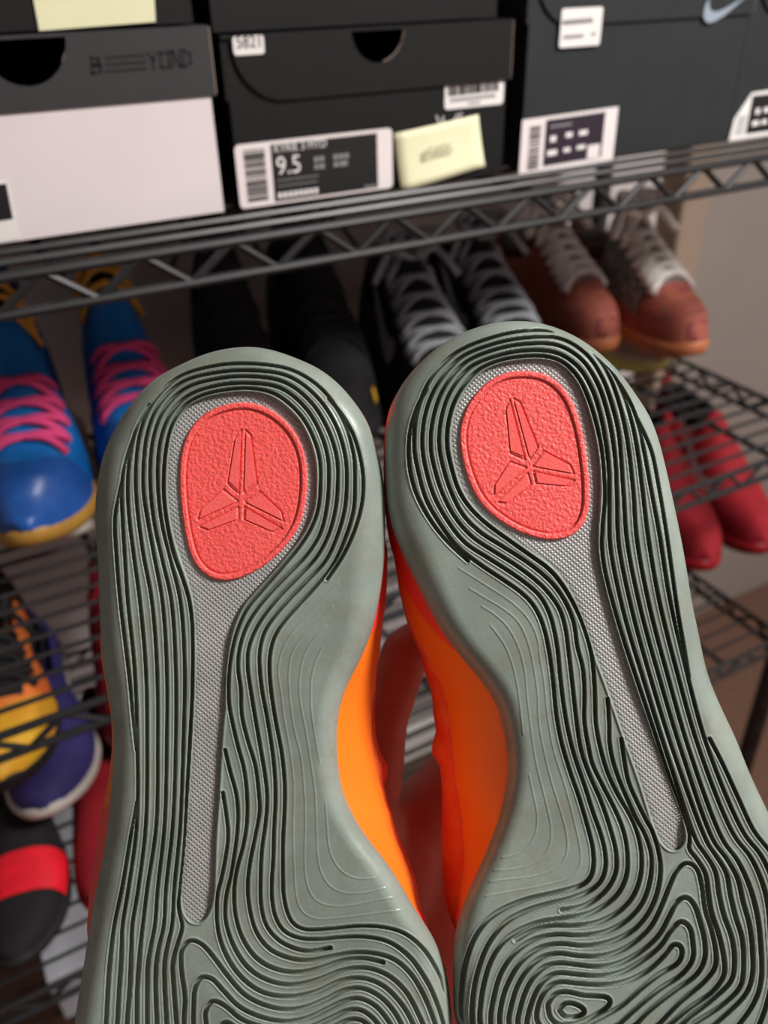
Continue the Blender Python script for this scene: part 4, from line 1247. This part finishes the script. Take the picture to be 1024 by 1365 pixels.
class Sneaker:
    def __init__(self, L=0.29, hs=HL, sole=0.024, wk=1.0):
        self.L, self.hs, self.sole, self.wk = L, hs, sole, wk
    def wid(self, s): return last_width(s) * self.L / 0.29 * self.wk
    def z0(self, s): return 0.013 * max(0.0, (0.22 - s) / 0.22) ** 2
    def st(self, s): return self.sole * (0.82 + 0.4 * s)
    def bend(self, s): return 0.010 * math.sin(min(1, s / 0.6) * math.pi)     # banana curve of the last
    def surf(self, s, t, off=0.0):
        a = self.wid(s) * 0.96 + off
        h = float(np.interp(s, HS, self.hs)) + off
        th = math.pi * t
        c, sn = math.cos(th), math.sin(th)
        x = a * math.copysign(abs(c) ** 0.72, c)
        if s > 0.3:                        # the upper narrows towards the collar
            x *= 1 - 0.30 * min(1, (s - 0.3) / 0.25) * sn ** 1.5
        zb = self.z0(s) + self.st(s) - 0.003
        return Vector((x + self.bend(s), s * self.L, zb + h * sn ** 0.85))
    def build(self, root, up, sole, lace=None, lace_n=5, lace_r=0.0032, tongue=None, cap=None, heel=None, lining='lining', tick=None, mid=None, lace_s=(0.27, 0.54), straps=None, lace_w=0.55, spots=None, fold=None, bow=True, cap_len=0.13):
        # sole
        N = 26
        prof = [1 - (1 - (i / (N - 1))) ** 1.0 for i in range(N)]
        ss = [0.5 - 0.5 * math.cos(math.pi * i / (N - 1)) for i in range(N)]
        loop = [(1, s) for s in ss] + [(-1, s) for s in ss[-2:0:-1]]
        n = len(loop)
        V = []
        layers = ((0.90, 0.0), (0.98, 0.10), (1.03, 0.45), (1.02, 0.8), (0.97, 1.0))
        for (k, tz) in layers:
            for sg, s in loop:
                e = 0.0 if 0.02 < s < 0.98 else 0
                y = (s - 0.5) * (1 + (k - 1) * 0.35) + 0.5
                V.append((sg * self.wid(s) * k + self.bend(s), y * self.L, self.z0(s) + self.st(s) * tz))
        fs = [(r * n + i, r * n + (i + 1) % n, (r + 1) * n + (i + 1) % n, (r + 1) * n + i) for r in range(len(layers) - 1) for i in range(n)]
        fs += [tuple(range(n))[::-1], tuple(range((len(layers) - 1) * n, len(layers) * n))]
        so = mesh_obj('sole', V, fs, M[sole], root)
        if mid:
            V = []
            for (k, tz) in ((1.035, 0.5), (1.04, 0.7), (1.03, 0.92), (0.99, 1.0)):
                for sg, s in loop:
                    y = (s - 0.5) * (1 + (k - 1) * 0.35) + 0.5
                    V.append((sg * self.wid(s) * k + self.bend(s), y * self.L, self.z0(s) + self.st(s) * tz))
            fs = [(r * n + i, r * n + (i + 1) % n, (r + 1) * n + (i + 1) % n, (r + 1) * n + i) for r in range(3) for i in range(n)]
            mesh_obj('midsole', V, fs, M[mid], root)
        # upper with a sunk collar opening
        A, B = 34, 24
        V = []
        for i in range(A):
            s = i / (A - 1)
            s = 0.0006 + 0.9954 * s
            for j in range(B + 1):
                t = j / B
                p = self.surf(s, t)
                if fold:
                    p.x += 0; p.z += 0.0035 * math.sin(s * 60 + t * 5) * float(smooth((s - 0.38) / 0.1)) * math.sin(math.pi * t)
                dip = float(smooth((s - 0.56) / 0.05)) * float(smooth((0.955 - s) / 0.03)) * float(smooth((0.31 - abs(t - 0.5)) / 0.07))
                zb = self.z0(s) + self.st(s)
                p.z = p.z * (1 - dip) + (zb + 0.012) * dip
                V.append(p)
        fs = [(i * (B + 1) + j, i * (B + 1) + j + 1, (i + 1) * (B + 1) + j + 1, (i + 1) * (B + 1) + j) for i in range(A - 1) for j in range(B)]
        fs += [tuple(range(B + 1)), tuple(range((A - 1) * (B + 1), A * (B + 1)))[::-1]]
        u = mesh_obj('upper', V, fs, M[up], root)
        def patch(name, s0, s1, t0, t1, mat, off=0.0015, parent=None, na=10, nb=12, fn=None, close=False):
            V = []
            for i in range(na + 1):
                for j in range(nb + 1):
                    a, b = i / na, j / nb
                    s, t = s0 + (s1 - s0) * a, t0 + (t1 - t0) * b
                    if fn: s, t = fn(a, b)
                    V.append(self.surf(max(0.0006, s), t, off))
            fs = [(i * (nb + 1) + j, i * (nb + 1) + j + 1, (i + 1) * (nb + 1) + j + 1, (i + 1) * (nb + 1) + j) for i in range(na) for j in range(nb)]
            if close: fs.append(tuple(range(nb + 1)))
            return mesh_obj(name, V, fs, M[mat], parent or root)
        if cap:
            patch('toe_cap', 0.004, 0.16, 0.0, 1.0, cap, 0.0014, fn=lambda a, b: (0.0006 + (cap_len + 0.13 * abs(b - 0.5) ** 1.2 * 2) * a, b), close=True)
        if heel:
            patch('heel_counter', 0.82, 0.995, 0.0, 0.36, heel, 0.0016); patch('heel_counter', 0.82, 0.995, 0.64, 1.0, heel, 0.0016)
        # collar lining
        V = []; NB = 26
        for r, (k, dz) in enumerate(((1.0, 0.004), (0.86, 0.006), (0.74, -0.004), (0.66, -0.03))):
            for i in range(NB):
                a = 2 * math.pi * i / NB
                s = 0.755 + 0.195 * math.cos(a) * (0.6 + 0.4 * k)
                tt = 0.5 - 0.24 * math.sin(a) * k
                p = self.surf(min(0.985, s), tt)
                hz = float(np.interp(s, HS, self.hs)) * (0.93 if k == 1.0 else 0.92)
                V.append((p.x, p.y, self.z0(s) + self.st(s) + hz * 0.90 + dz))
        fs = [(r * NB + i, r * NB + (i + 1) % NB, (r + 1) * NB + (i + 1) % NB, (r + 1) * NB + i) for r in range(3) for i in range(NB)]
        fs.append(tuple(range(3 * NB, 4 * NB)))
        mesh_obj('collar_lining', V, fs, M[lining], root)
        if tongue:
            V = []; na, nb = 12, 6
            for layer in (0, 1):
                for i in range(na + 1):
                    s = 0.26 + 0.36 * i / na
                    for j in range(nb + 1):
                        w_ = (j / nb - 0.5)
                        p = self.surf(s, 0.5 - w_ * 0.30, 0.0022 - 0.004 * layer)
                        rise = 0.03 * float(smooth((s - 0.46) / 0.16))
                        p.z += rise - abs(w_) * 0.006
                        p.y += rise * 0.1
                        V.append(p)
            m_ = (na + 1) * (nb + 1)
            fs = []
            for layer in (0, 1):
                for i in range(na):
                    for j in range(nb):
                        q_ = [layer * m_ + i * (nb + 1) + j, layer * m_ + i * (nb + 1) + j + 1, layer * m_ + (i + 1) * (nb + 1) + j + 1, layer * m_ + (i + 1) * (nb + 1) + j]
                        fs.append(tuple(q_) if layer == 0 else tuple(q_[::-1]))
            edge = [i * (nb + 1) for i in range(na + 1)] + [na * (nb + 1) + j for j in range(1, nb + 1)] + [i * (nb + 1) + nb for i in range(na - 1, -1, -1)] + [j for j in range(nb - 1, 0, -1)]
            for a, b in zip(edge, edge[1:] + edge[:1]):
                fs.append((a, b, b + m_, a + m_))
            mesh_obj('tongue', V, fs, M[tongue], root)
        if lace:
            for k in range(lace_n):
                s = lace_s[0] + (lace_s[1] - lace_s[0]) * k / max(1, lace_n - 1)
                rise = 0.03 * float(smooth((s - 0.46) / 0.16)) if tongue else 0
                for d in ((1, -1) if lace_w else (1,)):
                    pts = []
                    for i in range(9):
                        w_ = i / 8 - 0.5
                        s_k = s + d * w_ * 0.05
                        p = self.surf(s_k, 0.5 - w_ * 0.42, 0.0045)
                        p.z += rise * (1 - abs(w_) * 1.6) - 0.004 * (abs(w_) * 2) ** 4
                        pts.append(p)
                    MB().tube(pts, lace_r, 6, flat=0.55).build('lace', M[lace], root, True)
            # bow: two loops and two ends
            s = lace_s[1] + 0.015
            p0 = self.surf(s, 0.5, 0.010); p0.z += 0.02 if tongue else 0
            for sg in ((1, -1) if bow else ()):
                pts = [p0 + Vector((sg * 0.030 * math.sin(a) , -0.012 + 0.012 * math.cos(a) - 0.008 * math.sin(a), 0.010 * math.sin(a) - 0.020 * (1 - math.cos(a)) * 0.5)) for a in [math.pi * i / 8 for i in range(9)]]
                MB().tube(pts, lace_r * 0.8, 6).build('bow_loop', M[lace], root, True)
                pts = [p0 + Vector((sg * 0.012 * i, -0.010 * i, 0.001 - 0.0042 * i * i * 0.6)) for i in range(5)]
                MB().tube(pts, lace_r * 0.75, 6).build('lace_end', M[lace], root, True)
        if straps:
            for (s0, s1, mt) in straps:
                patch('overlay', s0, s1, 0.08, 0.92, mt, 0.003, na=4)
        if spots:
            for (s0, s1, t0, t1, mt) in spots:
                patch('trim', s0, s1, t0, t1, mt, 0.0022, na=4, nb=5)
        if tick:
            top = [(0.0, 0.42), (0.03, 0.18), (0.10, 0.03), (0.2, 0.02), (0.36, 0.14), (0.6, 0.45), (1.0, 1.0)]
            low = [(0.0, 0.46), (0.05, 0.62), (0.10, 0.55), (0.2, 0.42), (0.36, 0.44), (0.6, 0.62), (1.0, 1.02)]
            for sg in ((1,), (-1,), (1, -1))[tick[1]]:
                V = []
                for a, b in zip(top, low):
                    for q_ in (0, 0.5, 1):
                        uu = a[0] * (1 - q_) + b[0] * q_; vv = a[1] * (1 - q_) + b[1] * q_
                        t = 0.07 + 0.22 * vv
                        V.append(self.surf(0.34 + 0.42 * uu, t if sg > 0 else 1 - t, 0.0022))
                fs = [(i * 3 + j, i * 3 + j + 1, (i + 1) * 3 + j + 1, (i + 1) * 3 + j) for i in range(6) for j in range(2)]
                mesh_obj('tick_mark', V, fs, M[tick[0]], root)
        return root

def place(label, group, toe, yaw, z, spec, kw, pitch=0.0, name='sneaker', roll=0.0):
    """toe: pixel of the toe tip at height z, or an (x, y) place"""
    p = at_z(toe[0], toe[1], z) if len(toe) == 2 else Vector((toe[0], toe[1], z))
    root = empty(name, Matrix.Translation((p.x, p.y, z)) @ Matrix.Rotation(math.radians(yaw), 4, 'Z') @ Matrix.Rotation(math.radians(pitch), 4, 'X') @ Matrix.Rotation(math.radians(roll), 4, 'Y'))
    tag(root, label, 'shoe', group)
    Sneaker(**spec).build(root, **kw)
    return root

Z2, Z3 = S2 + 0.043, S3 + 0.064
mid_ = dict(L=0.295, hs=HM * 1.18, wk=0.94); low_ = dict(L=0.29, hs=HL); flat_ = dict(L=0.28, hs=HF * 0.42, sole=0.018, wk=0.9)
tall_ = dict(L=0.30, hs=HM * 1.3, wk=0.9); big_ = dict(L=0.30, hs=HL * 1.25, wk=0.94); knit_ = dict(L=0.29, hs=HL * 1.2, wk=0.84)
blue_kw = dict(up='blue', sole='gum', lace='pink', lace_n=4, lace_s=(0.22, 0.38), lace_r=0.0050, cap='bluecap', lining='navy', fold=True, lace_w=0.5, bow=False)
b_l = place('bright blue high-top sneaker with pink laces, set nearer the shelf edge than its mate', 'pair of blue sneakers', (46, 748), -11, Z2, mid_, blue_kw)
b_r = place('bright blue high-top sneaker with pink laces, between its mate and the black sneakers', 'pair of blue sneakers', (0.122, 0.118, 0), -10, Z2, mid_, blue_kw)
for r_ in (b_l, b_r):
    sn = Sneaker(**mid_)
    for k in range(3):
        pts = [sn.surf(0.53 + 0.03 * k, 0.5 - (i / 6 - 0.5) * 0.5, 0.006) + Vector((0, 0, 0.004 * k)) for i in range(7)]
        MB().tube(pts, 0.0035, 6).build('gold_lace', M['gold'], r_, True)
ba_kw = dict(up='black', sole='blacksole', lace='black', lace_n=5, tongue='black', spots=[(0.30, 0.335, 0.18, 0.30, 'purple'), (0.10, 0.125, 0.10, 0.2, 'yellow')])
place('all-black sneaker with a purple trim beside the blue pair', 'pair of plain black sneakers', (0.224, 0.11, 0), -14, Z2, tall_, ba_kw)
place('all-black sneaker with a purple trim beside the grey-laced pair', 'pair of plain black sneakers', (0.328, 0.11, 0), -12, Z2, tall_, ba_kw)
bb_kw = dict(up='black', sole='blacksole', lace='greylace', lace_n=6, lace_r=0.0048, tongue='black', tick=('tick', 1), lace_s=(0.22, 0.54))
place('black sneaker with grey laces and a silver tick mark on its side', 'pair of grey-laced black sneakers', (0.436, 0.085, 0), -13, Z2, big_, bb_kw)
place('black sneaker with grey laces beside the multicoloured pair', 'pair of grey-laced black sneakers', (0.549, 0.11, 0), -12, Z2, big_, bb_kw)
mu_kw = dict(up='multi', sole='gumbrown', lace='whitelace', lace_n=7, lace_r=0.0072, tongue='greyknit', mid='gumbrown', lace_s=(0.29, 0.57), lining='greyknit')
place('multicoloured knit sneaker with white laces behind the tilted sole', 'pair of multicoloured knit sneakers', (809, 484), -6, Z2, knit_, mu_kw)
place('multicoloured knit sneaker with white laces at the end of the shelf', 'pair of multicoloured knit sneakers', (928, 489), -6, Z2, knit_, dict(mu_kw, straps=[(0.30, 0.60, 'greyknit')]))
# lower layer that carries them
pale_kw = dict(up='pale', sole='palesole')
white_kw = dict(up='white', sole='whitesole')
dark_kw = dict(up='black', sole='blacksole')
place('flat off-white shoe with yellow-green sole under the multicoloured knit pair', 'flat off-white shoes under the knit pair', (0.806, 0.160, 0), -4, S2, flat_, pale_kw, name='flat_shoe')
place('flat off-white shoe under the knit sneaker next to the black sneakers', 'flat off-white shoes under the knit pair', (0.715, 0.20, 0), -5, S2, flat_, pale_kw, name='flat_shoe')
place('flat white shoe under the bright blue pair', 'flat white shoes under the blue pair', (0.046, 0.155, 0), -10, S2, flat_, white_kw, name='flat_shoe')
place('flat white shoe under the blue sneaker next to the black sneakers', 'flat white shoes under the blue pair', (0.142, 0.175, 0), -10, S2, flat_, white_kw, name='flat_shoe')
for x_, w_ in ((0.240, 'the all-black sneaker by the blue pair'), (0.336, 'the all-black sneaker by the grey-laced pair'), (0.442, 'the sneaker with the silver tick mark'), (0.550, 'the grey-laced sneaker by the knit pair')):
    place('flat black shoe under ' + w_, 'flat black shoes under the sneakers', (x_, 0.19, 0), -11, S2, flat_, dark_kw, name='flat_shoe')
# third shelf
ye_kw = dict(up='orangeup', sole='blacksole', cap='yellowup', lace='black', lace_n=4, tongue='black', lace_s=(0.33, 0.54), lace_r=0.005, heel='black', cap_len=0.22)
place('yellow-toed sneaker with orange overlays and black laces above the lower shelf', 'loose sneakers piled on the shelf below', (8, 1072), -8, Z3 + 0.074, dict(L=0.28, hs=HL * 0.8, wk=0.92), ye_kw)
na_kw = dict(up='navy', sole='whitesole')
place('navy blue sneaker with a grey-white sole beside the yellow-toed one', 'loose sneakers piled on the shelf below', (66, 1104), -7, Z3, dict(L=0.285, hs=HF * 1.15, sole=0.02, wk=1.0), na_kw)
re_kw = dict(up='red', sole='redsole', lace='red', lace_n=5, tongue='red', bow=False)
place('dark red sneaker beside the navy one', 'loose sneakers piled on the shelf below', (0.056, 0.105, 0), -10, Z3, dict(L=0.28, hs=HL, wk=0.85), re_kw)
place('dark red sneaker lying low at the shelf edge under the navy one', 'loose sneakers piled on the shelf below', (140, 1228), -12, S3, dict(L=0.28, hs=HF * 0.95, sole=0.018, wk=0.78), dict(up='red', sole='redsole'), name='flat_shoe')
br_kw = dict(up='black', sole='blacksole', straps=[(0.20, 0.36, 'redbright')], spots=[(0.06, 0.09, 0.64, 0.74, 'purple')])
place('black sneaker with a bright red strap at the front of the lower shelf', 'loose sneakers piled on the shelf below', (28, 1305), -10, S3, dict(L=0.28, hs=HF * 0.95, sole=0.018, wk=0.8), br_kw)
rr_kw = dict(up='red', sole='redsole', tick=('tick', 1))
place('crimson sneaker with red laces next to its mate by the rack corner', 'pair of crimson sneakers', (0.816, 0.028, 0), -13, Z3, dict(L=0.30, hs=HM * 1.1, wk=0.84), rr_kw)
place('crimson sneaker with a white tick mark at the very end of the rack', 'pair of crimson sneakers', (0.910, 0.018, 0), -13, Z3, dict(L=0.30, hs=HM * 1.1, wk=0.84), rr_kw)
for x_, y_, w_ in ((0.826, 0.11, 'the crimson pair'),):
    place('flat black shoe propping up ' + w_ + ' on the lower shelf', 'flat black shoes propping up sneakers', (x_, y_, 0), -13, S3, dict(L=0.27, hs=HF * 0.95, sole=0.018, wk=0.9), dark_kw, name='flat_shoe')
# white carton on the lowest shelf
cb = at_z(95, 1335, S4)
M['palecard'] = material('grey_white_card', lin(176, 178, 186), 0.6, 0.05, 30)
wb = empty('white_carton', Matrix.Translation((cb.x + 0.075, cb.y, S4 + 0.001)))
tag(wb, 'white lidded carton on the lowest wire shelf', 'box')
MB().box((-0.085, -0.02, 0), (0.11, 0.25, 0.085)).build('box_body', M['palecard'], wb, bevel=0.001)
MB().box((-0.088, -0.023, 0.06), (0.113, 0.253, 0.092)).build('lid', M['palecard'], wb, bevel=0.001)

# ------------------------------------------------------------------ the hand that holds the pair
M['skin'] = material('skin', lin(218, 140, 124), 0.5, 0.08, 70, 0.25, 900, sss=0.15)
hand_v = MB()
def limb(pts):
    """chain of (px, py, depth, radius)"""
    pp = [at_d(a, b, c) for a, b, c, r in pts]; rr = [r for a, b, c, r in pts]
    P, Rr = [], []
    for i in range(len(pp) - 1):
        for k in range(6):
            t = k / 6
            P.append(pp[i].lerp(pp[i + 1], t)); Rr.append(rr[i] + (rr[i + 1] - rr[i]) * t)
    P.append(pp[-1]); Rr.append(rr[-1])
    d0 = (P[0] - P[1]).normalized(); d1 = (P[-1] - P[-2]).normalized()
    P = [P[0] + d0 * Rr[0] * 0.9, P[0] + d0 * Rr[0] * 0.6] + P + [P[-1] + d1 * Rr[-1] * k for k in (0.5, 0.8, 0.95)]
    Rr = [Rr[0] * 0.3, Rr[0] * 0.75] + Rr + [Rr[-1] * k for k in (0.87, 0.6, 0.28)]
    hand_v.tube(P, Rr, 14)
limb([(600, 1900, 0.40, 0.032), (590, 1640, 0.385, 0.028), (585, 1480, 0.375, 0.024)])                     # forearm and wrist
limb([(585, 1500, 0.375, 0.024), (575, 1330, 0.370, 0.023), (600, 1180, 0.368, 0.018)])                    # heel of the hand
limb([(620, 1450, 0.378, 0.022), (650, 1300, 0.372, 0.020), (690, 1150, 0.372, 0.015)])                    # palm
limb([(560, 1380, 0.368, 0.019), (520, 1230, 0.362, 0.0155), (497, 1080, 0.350, 0.0115), (512, 960, 0.345, 0.0098), (541, 868, 0.343, 0.0100), (552, 856, 0.343, 0.0088)])   # thumb
limb([(600, 1180, 0.368, 0.016), (628, 1030, 0.366, 0.0115), (690, 930, 0.372, 0.0098), (750, 900, 0.372, 0.0088), (790, 910, 0.368, 0.0078)])
limb([(640, 1180, 0.372, 0.016), (690, 1050, 0.372, 0.0115), (760, 965, 0.376, 0.010), (820, 940, 0.374, 0.009), (860, 955, 0.368, 0.008)])
limb([(660, 1230, 0.374, 0.015), (730, 1110, 0.374, 0.0112), (800, 1040, 0.374, 0.0096), (850, 1020, 0.370, 0.0086), (885, 1035, 0.362, 0.0076)])
limb([(660, 1290, 0.374, 0.014), (745, 1190, 0.372, 0.0100), (800, 1130, 0.368, 0.0086), (840, 1115, 0.362, 0.0076), (868, 1125, 0.355, 0.0068)])
limb([(540, 1180, 0.362, 0.017), (553, 1102, 0.364, 0.0160), (636, 1012, 0.366, 0.0150), (700, 950, 0.372, 0.010)])   # web of the thumb
hand = hand_v.build('hand', M['skin'], None, True)
org = at_d(585, 1480, 0.375)
hand.data.transform(Matrix.Translation(-org)); hand.location = org
rm_ = hand.modifiers.new('remesh', 'REMESH'); rm_.mode = 'VOXEL'; rm_.voxel_size = 0.0022; rm_.use_smooth_shade = True
sm_ = hand.modifiers.new('smooth', 'SMOOTH'); sm_.factor = 0.5; sm_.iterations = 8
tag(hand, "person's hand reaching up behind the two soles, thumb between the shoes", 'hand')
